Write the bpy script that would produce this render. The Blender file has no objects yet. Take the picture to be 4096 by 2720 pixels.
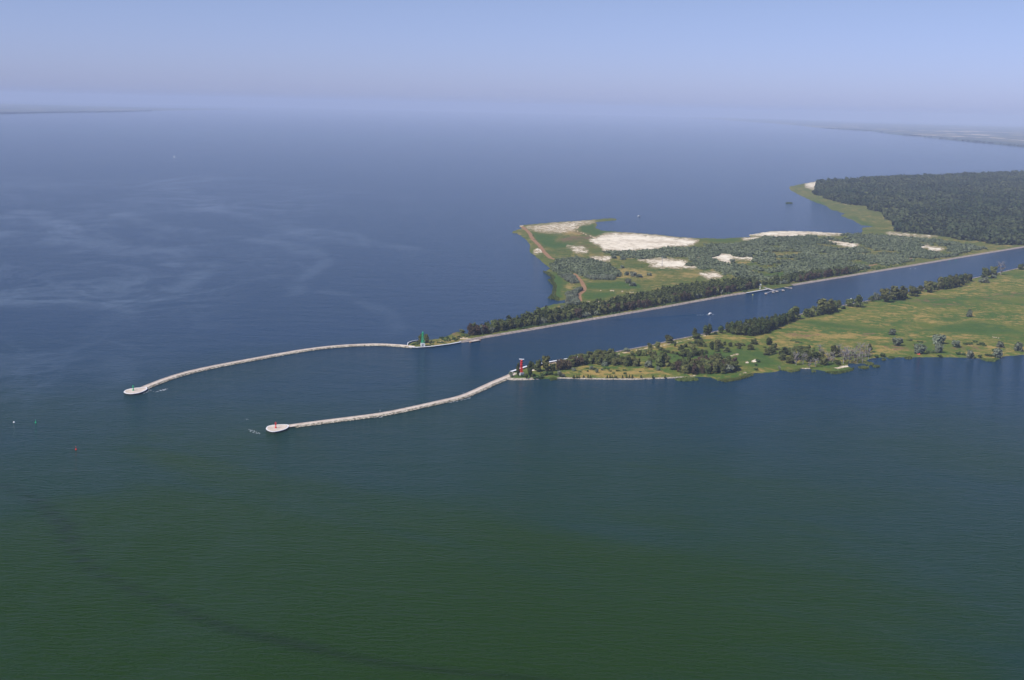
import bpy, bmesh, math, random
import numpy as np
from mathutils import Vector, Matrix, Euler
from mathutils.geometry import delaunay_2d_cdt

R = math.radians
scn = bpy.context.scene
COL = scn.collection

# ------------------------------------------------------------------ camera
H = 300.0                       # flying height in metres
F = 4944.0                      # focal length in photo pixels (4096 wide)
CX, CY = 2048.0, 1360.0
HORIZON = 425.0
PITCH = math.atan((CY - HORIZON) / F)
ROLL = R(1.33)
cam_d = bpy.data.cameras.new('camera')
cam_d.sensor_width = 36.0
cam_d.lens = F / 4096 * 36.0
cam_d.clip_start = 1.0
cam_d.clip_end = 200000.0
cam = bpy.data.objects.new('camera', cam_d)
COL.objects.link(cam)
CAM_M = Matrix.Rotation(math.pi / 2 - PITCH, 3, 'X') @ Matrix.Rotation(ROLL, 3, 'Z')
cam.matrix_world = Matrix.Translation((0, 0, H)) @ CAM_M.to_4x4()
scn.camera = cam

# ------------------------------------------------------------------ light
SUN_EL = 48.0
SHADOW_AZ = 38.0                # direction shadows fall, degrees from +X towards +Y
sd_ = Vector((math.cos(R(SHADOW_AZ)) * math.cos(R(SUN_EL)), math.sin(R(SHADOW_AZ)) * math.cos(R(SUN_EL)), -math.sin(R(SUN_EL))))
sun_d = bpy.data.lights.new('sun', 'SUN')
sun_d.energy = 5.0
sun_d.angle = R(0.55)
sun_d.color = (1.0, 0.95, 0.87)
sun = bpy.data.objects.new('sun', sun_d)
sun.rotation_euler = sd_.to_track_quat('-Z', 'Y').to_euler()
COL.objects.link(sun)

world = bpy.data.worlds.new('World')
scn.world = world
world.use_nodes = True
wn = world.node_tree
bg = wn.nodes['Background']
sky = wn.nodes.new('ShaderNodeTexSky')
sky.sky_type = 'NISHITA'
sky.sun_disc = False
sky.sun_elevation = R(SUN_EL)
sky.sun_rotation = math.atan2(-sd_.x, -sd_.y)
sky.altitude = 300
sky.air_density = 1.0
sky.dust_density = 0.5
sky.ozone_density = 3.0
tint = wn.nodes.new('ShaderNodeMix'); tint.data_type = 'RGBA'; tint.blend_type = 'MULTIPLY'
tint.inputs[0].default_value = 1.0
# the air's own colour: more lavender low down, bluer higher up
wtc = wn.nodes.new('ShaderNodeTexCoord'); wsep = wn.nodes.new('ShaderNodeSeparateXYZ'); wmr = wn.nodes.new('ShaderNodeMapRange')
wmr.inputs[1].default_value = 0.0; wmr.inputs[2].default_value = .10
wmx = wn.nodes.new('ShaderNodeMix'); wmx.data_type = 'RGBA'
wmx.inputs[6].default_value = (.65, .75, 1.46, 1)
wmx.inputs[7].default_value = (.84, .785, 1.06, 1)
wn.links.new(wtc.outputs['Generated'], wsep.inputs[0]); wn.links.new(wsep.outputs['Z'], wmr.inputs[0]); wn.links.new(wmr.outputs[0], wmx.inputs[0])
wmr2 = wn.nodes.new('ShaderNodeMapRange'); wmr2.inputs[1].default_value = .09; wmr2.inputs[2].default_value = .40
wmx2 = wn.nodes.new('ShaderNodeMix'); wmx2.data_type = 'RGBA'
wmx2.inputs[7].default_value = (.56, .78, 1.30, 1)
wn.links.new(wsep.outputs['Z'], wmr2.inputs[0]); wn.links.new(wmr2.outputs[0], wmx2.inputs[0]); wn.links.new(wmx.outputs[2], wmx2.inputs[6])
wn.links.new(wmx2.outputs[2], tint.inputs[7])
wn.links.new(sky.outputs[0], tint.inputs[6])
wn.links.new(tint.outputs[2], bg.inputs[0])
bg.inputs[1].default_value = 0.1

scn.view_settings.view_transform = 'Standard'
scn.view_settings.look = 'None'
scn.view_settings.exposure = 0.0
scn.view_settings.gamma = 1.0
scn.cycles.volume_bounces = 1
scn.cycles.max_bounces = 6

HAZE_DENSITY = 4.7e-5

# ------------------------------------------------------------------ helpers
rng = np.random.default_rng(7)
random.seed(7)


def P(x, y, z=0.0):
    """photo pixel -> the place on the level plane z that stands there"""
    d = CAM_M @ Vector(((x - CX) / F, (CY - y) / F, -1.0))
    t = (z - H) / d.z
    return Vector((d.x * t, d.y * t, z))


def P2(pts):
    return np.array([P(x, y)[:2] for x, y in pts])


def mpp(x, y):
    """metres per photo pixel at the ground there"""
    p = P(x, y)
    return math.hypot(p.x, p.y) / F


def sdist(pts, poly):
    """signed distance of points (n,2) to polygon (m,2), + inside"""
    pts = np.asarray(pts, float); poly = np.asarray(poly, float)
    d2 = np.full(len(pts), 1e30); ins = np.zeros(len(pts), bool)
    m = len(poly)
    for i in range(m):
        a = poly[i]; b = poly[(i + 1) % m]
        ab = b - a; L = ab @ ab + 1e-12
        ap = pts - a
        t = np.clip(ap @ ab / L, 0, 1)
        q = ap - t[:, None] * ab
        d2 = np.minimum(d2, (q * q).sum(1))
        c = (a[1] > pts[:, 1]) != (b[1] > pts[:, 1])
        with np.errstate(divide='ignore', invalid='ignore'):
            xx = (b[0] - a[0]) * (pts[:, 1] - a[1]) / (b[1] - a[1] + 1e-30) + a[0]
        ins ^= c & (pts[:, 0] < xx)
    return np.where(ins, 1, -1) * np.sqrt(d2)


def ldist(pts, line):
    pts = np.asarray(pts, float); line = np.asarray(line, float)
    d2 = np.full(len(pts), 1e30)
    for a, b in zip(line[:-1], line[1:]):
        ab = b - a; L = ab @ ab + 1e-12
        ap = pts - a
        t = np.clip(ap @ ab / L, 0, 1)
        q = ap - t[:, None] * ab
        d2 = np.minimum(d2, (q * q).sum(1))
    return np.sqrt(d2)


def sm(a, b, x):
    t = np.clip((x - a) / (b - a), 0, 1)
    return t * t * (3 - 2 * t)


def vnoise(x, y, seed=0):
    """smooth value noise, numpy"""
    def h(i, j):
        n = (i * 374761393 + j * 668265263 + seed * 974634777) & 0xffffffff
        n = ((n ^ (n >> 13)) * 1274126177) & 0xffffffff
        return ((n ^ (n >> 16)) & 0xffff) / 65535.0
    x = np.asarray(x, float); y = np.asarray(y, float)
    i = np.floor(x).astype(np.int64); j = np.floor(y).astype(np.int64)
    fx = x - i; fy = y - j
    fx = fx * fx * (3 - 2 * fx); fy = fy * fy * (3 - 2 * fy)
    return (h(i, j) * (1 - fx) + h(i + 1, j) * fx) * (1 - fy) + (h(i, j + 1) * (1 - fx) + h(i + 1, j + 1) * fx) * fy


def fbm(x, y, seed=0, o=4):
    s = 0; a = 0.5; t = 0
    for k in range(o):
        s = s + a * vnoise(x * 2 ** k, y * 2 ** k, seed + k); t += a; a *= .5
    return s / t


def tag(o, label=None, cat=None, group=None, kind=None):
    if label: o['label'] = label
    if cat: o['category'] = cat
    if group: o['group'] = group
    if kind: o['kind'] = kind
    return o


def empty(name, loc, rz=0.0):
    o = bpy.data.objects.new(name, None)
    o.empty_display_size = 1
    o.location = loc
    o.rotation_euler = (0, 0, rz)
    COL.objects.link(o)
    return o


def mesh_obj(name, verts, faces, mat, parent=None, smooth=False):
    me = bpy.data.meshes.new(name)
    me.from_pydata([tuple(v) for v in verts], [], [tuple(f) for f in faces])
    me.materials.append(mat)
    if smooth:
        me.polygons.foreach_set('use_smooth', [True] * len(me.polygons))
    me.update()
    o = bpy.data.objects.new(name, me)
    COL.objects.link(o)
    if parent: o.parent = parent
    return o


def quads_obj(name, V, tone, mat, parent=None, k=4):
    """fast: V (n*k,3) loose k-gons, tone per face"""
    n = len(V) // k
    me = bpy.data.meshes.new(name)
    me.vertices.add(len(V)); me.vertices.foreach_set('co', np.asarray(V, np.float32).ravel())
    me.loops.add(n * k); me.loops.foreach_set('vertex_index', np.arange(n * k, dtype=np.int32))
    me.polygons.add(n)
    me.polygons.foreach_set('loop_start', np.arange(0, n * k, k, dtype=np.int32))
    a = me.attributes.new('tone', 'FLOAT', 'FACE')
    a.data.foreach_set('value', np.asarray(tone, np.float32))
    me.materials.append(mat)
    me.update(calc_edges=True)
    me.validate()
    o = bpy.data.objects.new(name, me)
    COL.objects.link(o)
    if parent: o.parent = parent
    return o


class MB:
    """collects solids into one mesh"""
    def __init__(self): self.v = []; self.f = []
    def add(self, vs, fs):
        b = len(self.v); self.v += [tuple(v) for v in vs]; self.f += [tuple(i + b for i in f) for f in fs]
        return self
    def box(self, c, s, rz=0.0, taper=1.0):
        x, y, z = [k / 2 for k in s]
        cs, sn = math.cos(rz), math.sin(rz)
        vs = []
        for dz, t in ((-z, 1.0), (z, taper)):
            for dx, dy in ((-x, -y), (x, -y), (x, y), (-x, y)):
                dx *= t; dy *= t
                vs.append((c[0] + dx * cs - dy * sn, c[1] + dx * sn + dy * cs, c[2] + dz))
        return self.add(vs, [(3, 2, 1, 0), (4, 5, 6, 7), (0, 1, 5, 4), (1, 2, 6, 5), (2, 3, 7, 6), (3, 0, 4, 7)])
    def tube(self, a, b, ra, rb=None, n=8):
        rb = ra if rb is None else rb
        a = Vector(a); b = Vector(b); d = (b - a).normalized()
        u = d.orthogonal().normalized(); w = d.cross(u)
        vs = []
        for p, r in ((a, ra), (b, rb)):
            for i in range(n):
                t = 2 * math.pi * i / n
                vs.append(p + (u * math.cos(t) + w * math.sin(t)) * r)
        fs = [(i, (i + 1) % n, n + (i + 1) % n, n + i) for i in range(n)]
        fs += [tuple(range(n - 1, -1, -1)), tuple(range(n, 2 * n))]
        return self.add(vs, fs)
    def lathe(self, c, prof, n=20):
        vs = []; fs = []
        for r, z in prof:
            for i in range(n):
                t = 2 * math.pi * i / n
                vs.append((c[0] + r * math.cos(t), c[1] + r * math.sin(t), c[2] + z))
        for k in range(len(prof) - 1):
            for i in range(n):
                fs.append((k * n + i, k * n + (i + 1) % n, (k + 1) * n + (i + 1) % n, (k + 1) * n + i))
        fs.append(tuple(range(n - 1, -1, -1))); fs.append(tuple(range((len(prof) - 1) * n, len(prof) * n)))
        return self.add(vs, fs)
    def prism(self, poly, z0, z1):
        n = len(poly)
        vs = [(p[0], p[1], z0) for p in poly] + [(p[0], p[1], z1) for p in poly]
        fs = [(i, (i + 1) % n, n + (i + 1) % n, n + i) for i in range(n)]
        return self.add(vs, fs + [tuple(range(n - 1, -1, -1)), tuple(range(n, 2 * n))])
    def rock(self, c, r):
        """irregular boulder"""
        t = (1 + 5 ** .5) / 2
        ico = [(-1, t, 0), (1, t, 0), (-1, -t, 0), (1, -t, 0), (0, -1, t), (0, 1, t), (0, -1, -t), (0, 1, -t), (t, 0, -1), (t, 0, 1), (-t, 0, -1), (-t, 0, 1)]
        fs = [(0, 11, 5), (0, 5, 1), (0, 1, 7), (0, 7, 10), (0, 10, 11), (1, 5, 9), (5, 11, 4), (11, 10, 2), (10, 7, 6), (7, 1, 8), (3, 9, 4), (3, 4, 2), (3, 2, 6), (3, 6, 8), (3, 8, 9), (4, 9, 5), (2, 4, 11), (6, 2, 10), (8, 6, 7), (9, 8, 1)]
        rot = Euler((random.random() * 6, random.random() * 6, random.random() * 6)).to_matrix()
        sx, sy, sz = [random.uniform(.7, 1.25) for _ in range(3)]
        vs = []
        for v in ico:
            q = rot @ (Vector(v).normalized() * r * random.uniform(.8, 1.15))
            vs.append((c[0] + q.x * sx, c[1] + q.y * sy, c[2] + q.z * sz * .7))
        return self.add(vs, fs)
    def build(self, name, mat, parent=None, smooth=False):
        return mesh_obj(name, self.v, self.f, mat, parent, smooth)


# ------------------------------------------------------------------ materials
class NT:
    def __init__(self, name):
        self.m = bpy.data.materials.new(name); self.m.use_nodes = True
        self.t = self.m.node_tree
        self.b = self.t.nodes['Principled BSDF']
    def n(self, typ, **kw):
        o = self.t.nodes.new('ShaderNode' + typ)
        for k, v in kw.items(): setattr(o, k, v)
        return o
    def l(self, a, b): self.t.links.new(a, b)
    def pos(self, scale=(1, 1, 1), rot=0.0):
        tc = self.n('TexCoord'); mp = self.n('Mapping')
        mp.inputs['Scale'].default_value = scale
        mp.inputs['Rotation'].default_value = (0, 0, rot)
        self.l(tc.outputs['Object'], mp.inputs[0])
        return mp.outputs[0]
    def noise(self, vec, scale, detail=4.0, rough=.55, dist=0.0):
        o = self.n('TexNoise')
        o.inputs['Scale'].default_value = scale; o.inputs['Detail'].default_value = detail
        o.inputs['Roughness'].default_value = rough; o.inputs['Distortion'].default_value = dist
        self.l(vec, o.inputs['Vector'])
        return o.outputs['Fac']
    def math(self, op, a, b=None, c=None):
        o = self.n('Math', operation=op)
        for i, v in enumerate((a, b, c)):
            if v is None: continue
            if isinstance(v, (int, float)): o.inputs[i].default_value = v
            else: self.l(v, o.inputs[i])
        return o.outputs[0]
    def ramp(self, v, lo, hi, a=0.0, b=1.0):
        o = self.n('MapRange', interpolation_type='SMOOTHSTEP')
        o.inputs[1].default_value = lo; o.inputs[2].default_value = hi
        o.inputs[3].default_value = a; o.inputs[4].default_value = b
        self.l(v, o.inputs[0])
        return o.outputs[0]
    def mix(self, f, a, b):
        o = self.n('Mix', data_type='RGBA')
        for i, v in ((0, f), (6, a), (7, b)):
            if isinstance(v, (int, float)): o.inputs[i].default_value = v
            elif isinstance(v, tuple): o.inputs[i].default_value = (*v, 1.0)
            else: self.l(v, o.inputs[i])
        return o.outputs[2]
    def attr(self, name):
        o = self.n('Attribute', attribute_name=name)
        return o.outputs['Fac']
    def bump(self, h, strength, dist=1.0):
        o = self.n('Bump'); o.inputs['Strength'].default_value = strength; o.inputs['Distance'].default_value = dist
        self.l(h, o.inputs['Height'])
        self.l(o.outputs[0], self.b.inputs['Normal'])
        return o
    def fin(self, color=None, rough=.9, spec=.2):
        if color is not None:
            if isinstance(color, tuple): self.b.inputs['Base Color'].default_value = (*color, 1)
            else: self.l(color, self.b.inputs['Base Color'])
        if isinstance(rough, (int, float)): self.b.inputs['Roughness'].default_value = rough
        else: self.l(rough, self.b.inputs['Roughness'])
        self.b.inputs['Specular IOR Level'].default_value = spec
        return self.m


def simple(name, c1, c2, scale=1.0, rough=.8, spec=.25, bump=0.0):
    t = NT(name); p = t.pos()
    nz = t.noise(p, scale, 5, .65)
    if bump: t.bump(nz, bump, .3)
    return t.fin(t.mix(t.ramp(nz, .3, .7), c1, c2), rough, spec)


M = {}
M['concrete'] = simple('pale_concrete', (.52, .42, .325), (.70, .595, .475), .16, .85)
M['concrete_rim'] = simple('white_concrete', (.78, .76, .73), (.86, .85, .83), .8, .8)
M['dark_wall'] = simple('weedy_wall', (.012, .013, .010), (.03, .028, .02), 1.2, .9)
M['rubble'] = simple('rubble_stone', (.115, .095, .055), (.62, .55, .42), .42, .95, .15, .6)
M['pinkstone'] = simple('pink_stone', (.18, .145, .115), (.42, .35, .29), .30, .95, .15, .6)
M['whitestone'] = simple('pale_boulder', (.20, .165, .115), (.54, .475, .375), .6, .95, .15, .4)
M['green'] = simple('green_paint', (.010, .33, .12), (.02, .42, .18), 1.5, .4, .4)
M['pale_green'] = simple('pale_green_paint', (.10, .50, .27), (.16, .58, .34), 1.5, .4, .4)
M['red'] = simple('red_paint', (.62, .022, .012), (.75, .035, .02), 1.5, .45, .4)
M['white'] = simple('white_paint', (.74, .74, .72), (.82, .82, .80), 1.0, .5, .4)
M['glass'] = simple('dark_glass', (.012, .016, .02), (.02, .025, .03), 1.0, .08, .5)
M['steel'] = simple('grey_steel', (.35, .34, .36), (.5, .49, .5), .8, .6, .4)
M['pile'] = simple('dark_pile', (.05, .035, .025), (.09, .06, .045), 1.5, .9)
M['brick'] = simple('weathered_beam', (.30, .17, .09), (.42, .26, .15), 1.5, .9)
M['cream'] = simple('cream_plaster', (.70, .60, .38), (.78, .70, .48), 1.2, .8)
M['yellow'] = simple('yellow_paint', (.45, .42, .10), (.55, .52, .18), 1.0, .6)
M['bark'] = simple('bark', (.07, .055, .04), (.13, .11, .085), 2.0, .95)
M['deadwood'] = simple('bleached_wood', (.20, .175, .16), (.36, .33, .31), 1.2, .95)
M['foam'] = simple('foam', (.70, .72, .72), (.85, .87, .87), 1.5, .9)


def foliage(name, dark, light, var=.25):
    t = NT(name)
    oi = t.n('ObjectInfo')
    c = t.mix(t.attr('tone'), dark, light)
    hs = t.n('HueSaturation')
    t.l(c, hs.inputs['Color'])
    t.l(t.ramp(oi.outputs['Random'], 0, 1, 1 - var, 1 + var), hs.inputs['Value'])
    t.l(t.ramp(t.math('FRACT', t.math('MULTIPLY', oi.outputs['Random'], 7.31)), 0, 1, .475, .515), hs.inputs['Hue'])
    return t.fin(hs.outputs[0], 1.0, 0.05)


M['leaf'] = foliage('dark_leaves', (.036, .050, .014), (.150, .160, .055))
M['leaf_poplar'] = foliage('poplar_leaves', (.028, .042, .012), (.095, .115, .038))
M['leaf_brown'] = foliage('brownish_leaves', (.045, .034, .018), (.11, .078, .048), .2)
M['leaf_grey'] = foliage('grey_willow_leaves', (.085, .102, .062), (.225, .242, .165), .18)
M['leaf_shrub'] = foliage('shrub_leaves', (.03, .055, .016), (.09, .13, .045))
M['leaf_dead'] = foliage('withered_leaves', (.10, .085, .065), (.22, .19, .165), .2)
M['leaf_forest'] = foliage('forest_leaves', (.012, .034, .016), (.080, .098, .042), 0)
M['leaf_thicket'] = foliage('thicket_leaves', (.088, .108, .052), (.215, .230, .130), 0)
M['reed'] = foliage('reed_leaves', (.05, .085, .018), (.16, .19, .055), .2)


def ground_material(name, g1, g2, g3, dry1, dry2):
    t = NT(name)
    p = t.pos()
    big = t.noise(p, 1 / 70, 5, .6, .6)
    mid = t.noise(p, 1 / 16, 6, .68, .4)
    fine = t.noise(p, 1 / 4, 5, .75)
    c = t.mix(t.ramp(big, .38, .62), g1, g2)
    c = t.mix(t.ramp(mid, .48, .68), c, g3)
    nz = t.math('ADD', t.math('MULTIPLY', mid, .6), t.math('MULTIPLY', fine, .4))
    ns = t.math('SUBTRACT', nz, .5)

    def layer(c, col, at, k, lo=.4, hi=.6):
        av = t.attr(at)
        v = t.math('MULTIPLY_ADD', ns, t.math('MULTIPLY', t.ramp(av, 0, .3), k), av)
        return t.mix(t.ramp(v, lo, hi), c, col)
    dcol = t.mix(t.ramp(fine, .35, .65), dry1, dry2)
    c = layer(c, dcol, 'dry', 3.6, .28, .80)
    c = layer(c, t.mix(t.ramp(fine, .3, .7), (.15, .085, .04), (.21, .135, .07)), 'brown', 3.4, .35, .75)
    c = layer(c, t.mix(t.ramp(fine, .3, .7), (.040, .085, .016), (.075, .125, .026)), 'reed', 2.6, .35, .7)
    c = layer(c, t.mix(t.ramp(fine, .35, .65), (.26, .20, .10), (.40, .31, .18)), 'sand', 3.6, .10, .42)
    c = layer(c, t.mix(t.ramp(t.math('ADD', t.math('MULTIPLY', mid, .5), t.math('MULTIPLY', big, .5)), .40, .60), (.60, .50, .35), (.85, .755, .57)), 'sand', 4.6, .45, .68)
    c = layer(c, (.31, .175, .09), 'path', .8)
    c = layer(c, (.52, .40, .25), 'track', 1.2)
    tuft = t.noise(p, 1 / 3.2, 4, .7)
    c = t.mix(t.math('MULTIPLY', t.ramp(tuft, .56, .66), t.math('SUBTRACT', .6, t.math('MULTIPLY', t.attr('sand'), .42))), c, (.028, .044, .014))
    t.bump(fine, .5, .8)
    return t.fin(c, 1.0, .05)


M['heath'] = ground_material('heath_ground', (.075, .108, .022), (.125, .132, .028), (.155, .140, .038), (.38, .26, .09), (.28, .21, .065))
M['meadow'] = ground_material('meadow_ground', (.062, .115, .020), (.118, .142, .026), (.112, .108, .026), (.40, .265, .085), (.28, .21, .055))


# ------------------------------------------------------------------ water
def water_material():
    t = NT('lagoon_water')
    p = t.pos()
    algae_fresnel = t.attr('algae_fresnel'); slick = t.attr('slick'); dark = t.attr('dark')
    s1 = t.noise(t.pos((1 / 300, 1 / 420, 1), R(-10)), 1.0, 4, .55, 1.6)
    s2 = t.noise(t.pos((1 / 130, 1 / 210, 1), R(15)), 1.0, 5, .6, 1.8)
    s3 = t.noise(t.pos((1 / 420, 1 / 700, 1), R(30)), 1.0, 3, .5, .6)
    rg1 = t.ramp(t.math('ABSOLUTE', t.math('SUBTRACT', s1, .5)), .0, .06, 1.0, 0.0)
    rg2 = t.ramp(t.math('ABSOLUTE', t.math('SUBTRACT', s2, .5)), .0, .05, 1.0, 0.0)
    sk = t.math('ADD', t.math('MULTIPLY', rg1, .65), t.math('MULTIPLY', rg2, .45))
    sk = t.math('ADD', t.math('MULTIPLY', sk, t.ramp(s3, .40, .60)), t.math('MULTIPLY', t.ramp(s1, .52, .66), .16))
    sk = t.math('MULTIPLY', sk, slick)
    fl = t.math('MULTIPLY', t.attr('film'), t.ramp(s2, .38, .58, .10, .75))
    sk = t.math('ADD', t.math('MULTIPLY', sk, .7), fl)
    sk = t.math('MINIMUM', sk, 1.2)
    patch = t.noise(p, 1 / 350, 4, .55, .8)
    body = t.mix(t.ramp(t.math('MULTIPLY_ADD', t.math('SUBTRACT', patch, .5), .5, algae_fresnel), .0, 1.0), (.008, .035, .072), (.0105, .0335, .0000))  # blue end: sky reflection of far water put into the body colour
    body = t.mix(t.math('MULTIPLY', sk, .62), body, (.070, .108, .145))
    body = t.mix(t.math('MULTIPLY', dark, .5), body, (.004, .010, .002))
    # wind ripples: crests run nearly across the view
    w1 = t.noise(t.pos((1 / 11, 1 / 3.6, 1), R(14)), 1.0, 3, .6, .6)
    w2 = t.noise(t.pos((1 / 3.2, 1 / 1.4, 1), R(4)), 1.0, 2, .6, .3)
    w3 = t.noise(t.pos((1 / 60, 1 / 26, 1), R(22)), 1.0, 2, .5, .4)
    h = t.math('ADD', t.math('MULTIPLY', w1, 1.0), t.math('ADD', t.math('MULTIPLY', w2, .34), t.math('MULTIPLY', w3, 1.1)))
    bp = t.bump(h, .8, 1.0)
    t.l(t.math('MULTIPLY_ADD', sk, -.3, .85), bp.inputs['Strength'])
    t.b.inputs['IOR'].default_value = 1.33
    return t.fin(body, t.math('MULTIPLY_ADD', sk, -.05, .12), .03)


M['water'] = water_material()


def build_water():
    ys = np.concatenate([np.linspace(-800, 500, 14), np.geomspace(510, 4000, 420), np.geomspace(4050, 58000, 90)])
    xs = np.concatenate([-np.geomspace(1830, 58000, 36)[::-1], np.linspace(-1800, 1800, 330), np.geomspace(1830, 58000, 36)])
    X, Y = np.meshgrid(xs, ys)
    V = np.stack([X.ravel(), Y.ravel(), np.zeros(X.size)], 1)
    nx, ny = len(xs), len(ys)
    i = np.arange(nx * ny).reshape(ny, nx)
    Fq = np.stack([i[:-1, :-1].ravel(), i[:-1, 1:].ravel(), i[1:, 1:].ravel(), i[1:, :-1].ravel()], 1)
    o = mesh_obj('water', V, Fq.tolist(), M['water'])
    tag(o, 'blue to green rippled lagoon water', None, None, 'structure')
    v2 = V[:, :2]
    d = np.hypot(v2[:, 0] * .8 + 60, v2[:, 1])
    algae_fresnel = 1 - sm(600, 1550, d)  # painted by camera distance: greener near, where the water reflects less sky
    c = np.array(P(700, 2500)[:2])
    wx = fbm(v2[:, 0] / 160, v2[:, 1] / 160, 15) - .5; wy = fbm(v2[:, 0] / 160, v2[:, 1] / 160, 16) - .5
    wv = v2 + np.stack([wx, wy], 1) * 130
    plume = sm(-60, 190, sdist(wv, P2([(1064, 1700), (900, 1640), (700, 1610), (515, 1695), (295, 1768), (190, 1827), (0, 1945), (-600, 2250), (-900, 3100), (4900, 3100), (4900, 2260), (3400, 2040), (2600, 1900), (1900, 1860), (1300, 1790)])))
    bands = fbm((v2[:, 0] * .5 + v2[:, 1] * .87) / 46, (v2[:, 0] * .87 - v2[:, 1] * .5) / 380, 18)
    br = ldist(wv, P2([(2500, 1840), (2950, 1905), (3500, 1985), (4200, 2070)]))
    algae_fresnel = .62 * algae_fresnel + .42 * plume + .25 * (1 - sm(0, 330, np.hypot(*(v2 - c).T))) + (bands - .5) * .8 * plume + .35 * (1 - sm(2, 30, br))
    algae_fresnel = np.clip(algae_fresnel - .16 * sm(150, 420, v2[:, 0]), .70 * (1 - sm(850, 1900, d)), 1.35)
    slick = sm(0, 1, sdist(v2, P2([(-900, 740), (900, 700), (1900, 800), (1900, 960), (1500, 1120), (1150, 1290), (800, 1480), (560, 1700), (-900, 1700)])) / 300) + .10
    n = fbm(v2[:, 0] / 60, v2[:, 1] / 60, 5)
    line = P2([(-300, 1900), (30, 1945), (147, 2004), (250, 2092), (309, 2225), (398, 2299), (516, 2350), (633, 2402), (795, 2475), (957, 2527), (1149, 2571), (1370, 2623), (1620, 2667), (2000, 2705), (2400, 2740)])
    dark = 1 - sm(0, 7.5, ldist(v2, line) + (n - .5) * 9)
    # drifting surface film: a few long bands bent by the current
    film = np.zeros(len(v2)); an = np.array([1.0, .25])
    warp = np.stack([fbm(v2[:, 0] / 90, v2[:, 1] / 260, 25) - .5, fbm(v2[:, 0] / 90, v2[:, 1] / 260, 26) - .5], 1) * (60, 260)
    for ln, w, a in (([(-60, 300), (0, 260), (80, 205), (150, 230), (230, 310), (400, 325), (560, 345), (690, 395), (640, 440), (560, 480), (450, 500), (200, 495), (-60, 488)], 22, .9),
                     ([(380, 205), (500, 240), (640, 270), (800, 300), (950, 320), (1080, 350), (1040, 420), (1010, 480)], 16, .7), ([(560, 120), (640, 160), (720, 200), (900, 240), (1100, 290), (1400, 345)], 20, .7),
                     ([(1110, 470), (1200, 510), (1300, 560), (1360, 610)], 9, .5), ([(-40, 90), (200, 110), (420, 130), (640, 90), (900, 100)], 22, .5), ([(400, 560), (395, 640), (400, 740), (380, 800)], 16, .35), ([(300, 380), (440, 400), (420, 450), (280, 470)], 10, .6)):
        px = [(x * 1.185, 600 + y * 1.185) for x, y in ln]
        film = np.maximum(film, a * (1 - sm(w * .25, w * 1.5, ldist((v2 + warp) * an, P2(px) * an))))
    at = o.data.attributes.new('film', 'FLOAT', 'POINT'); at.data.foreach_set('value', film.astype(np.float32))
    for nm, a in (('algae_fresnel', algae_fresnel), ('slick', np.clip(slick, 0, 1)), ('dark', dark)):
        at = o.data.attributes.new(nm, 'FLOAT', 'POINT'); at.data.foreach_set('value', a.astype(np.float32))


build_water()

# ------------------------------------------------------------------ land outlines (photo pixels)
N_BANK = [(1634, 1391), (1668, 1393), (1729, 1389), (1803, 1379), (1878, 1367), (1925, 1355), (2074, 1330), (2244, 1301), (2400, 1275), (2671, 1229),
          (2908, 1186), (3044, 1164), (3140, 1149), (3174, 1143), (3400, 1106), (3648, 1065), (3842, 1032), (4096, 990), (4500, 924), (4800, 876)]
N_REST = [(4800, 672), (4500, 676), (4096, 686), (3800, 700), (3556, 711), (3435, 718), (3261, 725), (3149, 748), (3160, 760), (3209, 786), (3250, 805), (3303, 824), (3320, 837),
          (3378, 854), (3357, 863), (3411, 881), (3445, 902), (3489, 906), (3445, 912), (3449, 925), (3440, 936), (3361, 932), (3276, 927), (3140, 923), (3073, 926),
          (3022, 934), (2993, 940), (3001, 947), (2937, 951), (2890, 954), (2785, 952), (2700, 947), (2644, 939), (2508, 929), (2407, 922), (2383, 912), (2390, 898),
          (2383, 889), (2468, 882), (2468, 873), (2440, 872), (2339, 881), (2203, 890), (2078, 901), (2076, 905), (2085, 915), (2051, 924), (2036, 930), (2068, 934),
          (2102, 959), (2119, 980), (2117, 1007), (2142, 1027), (2169, 1051), (2200, 1074), (2176, 1088), (2210, 1112), (2197, 1122), (2217, 1146), (2213, 1176),
          (2195, 1195), (2230, 1203), (2268, 1200), (2268, 1212), (2217, 1215), (2159, 1230), (2146, 1254), (2149, 1266), (2060, 1296), (1960, 1320), (1880, 1334), (1838, 1340),
          (1800, 1347), (1742, 1355), (1702, 1360), (1650, 1368), (1632, 1374), (1630, 1382)]
S_BANK = [(2040, 1492), (2108, 1469), (2193, 1453), (2278, 1438), (2335, 1427), (2451, 1409), (2586, 1384), (2695, 1359), (2813, 1336), (2895, 1319), (3371, 1222),
          (3456, 1206), (3886, 1114), (4019, 1085), (4069, 1073), (4500, 980), (4800, 915)]
S_REST = [(4800, 1372), (4500, 1392), (4096, 1420), (4007, 1427), (3995, 1436), (3975, 1446), (3942, 1443), (3919, 1434), (3866, 1431), (3752, 1429), (3651, 1430), (3550, 1430),
          (3487, 1434), (3468, 1443), (3492, 1453), (3493, 1460), (3468, 1456), (3443, 1454), (3396, 1456), (3394, 1463), (3412, 1474), (3412, 1481), (3361, 1493),
          (3333, 1495), (3280, 1482), (3233, 1475), (3200, 1475), (3198, 1483), (3163, 1488), (3130, 1481), (3112, 1486), (3080, 1491), (3013, 1494), (3010, 1503), (2959, 1519), (2901, 1529),
          (2874, 1525), (2840, 1510), (2790, 1508), (2705, 1513), (2529, 1519), (2400, 1518), (2237, 1514), (2156, 1518), (2057, 1521), (2025, 1519), (2018, 1508)]


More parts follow.
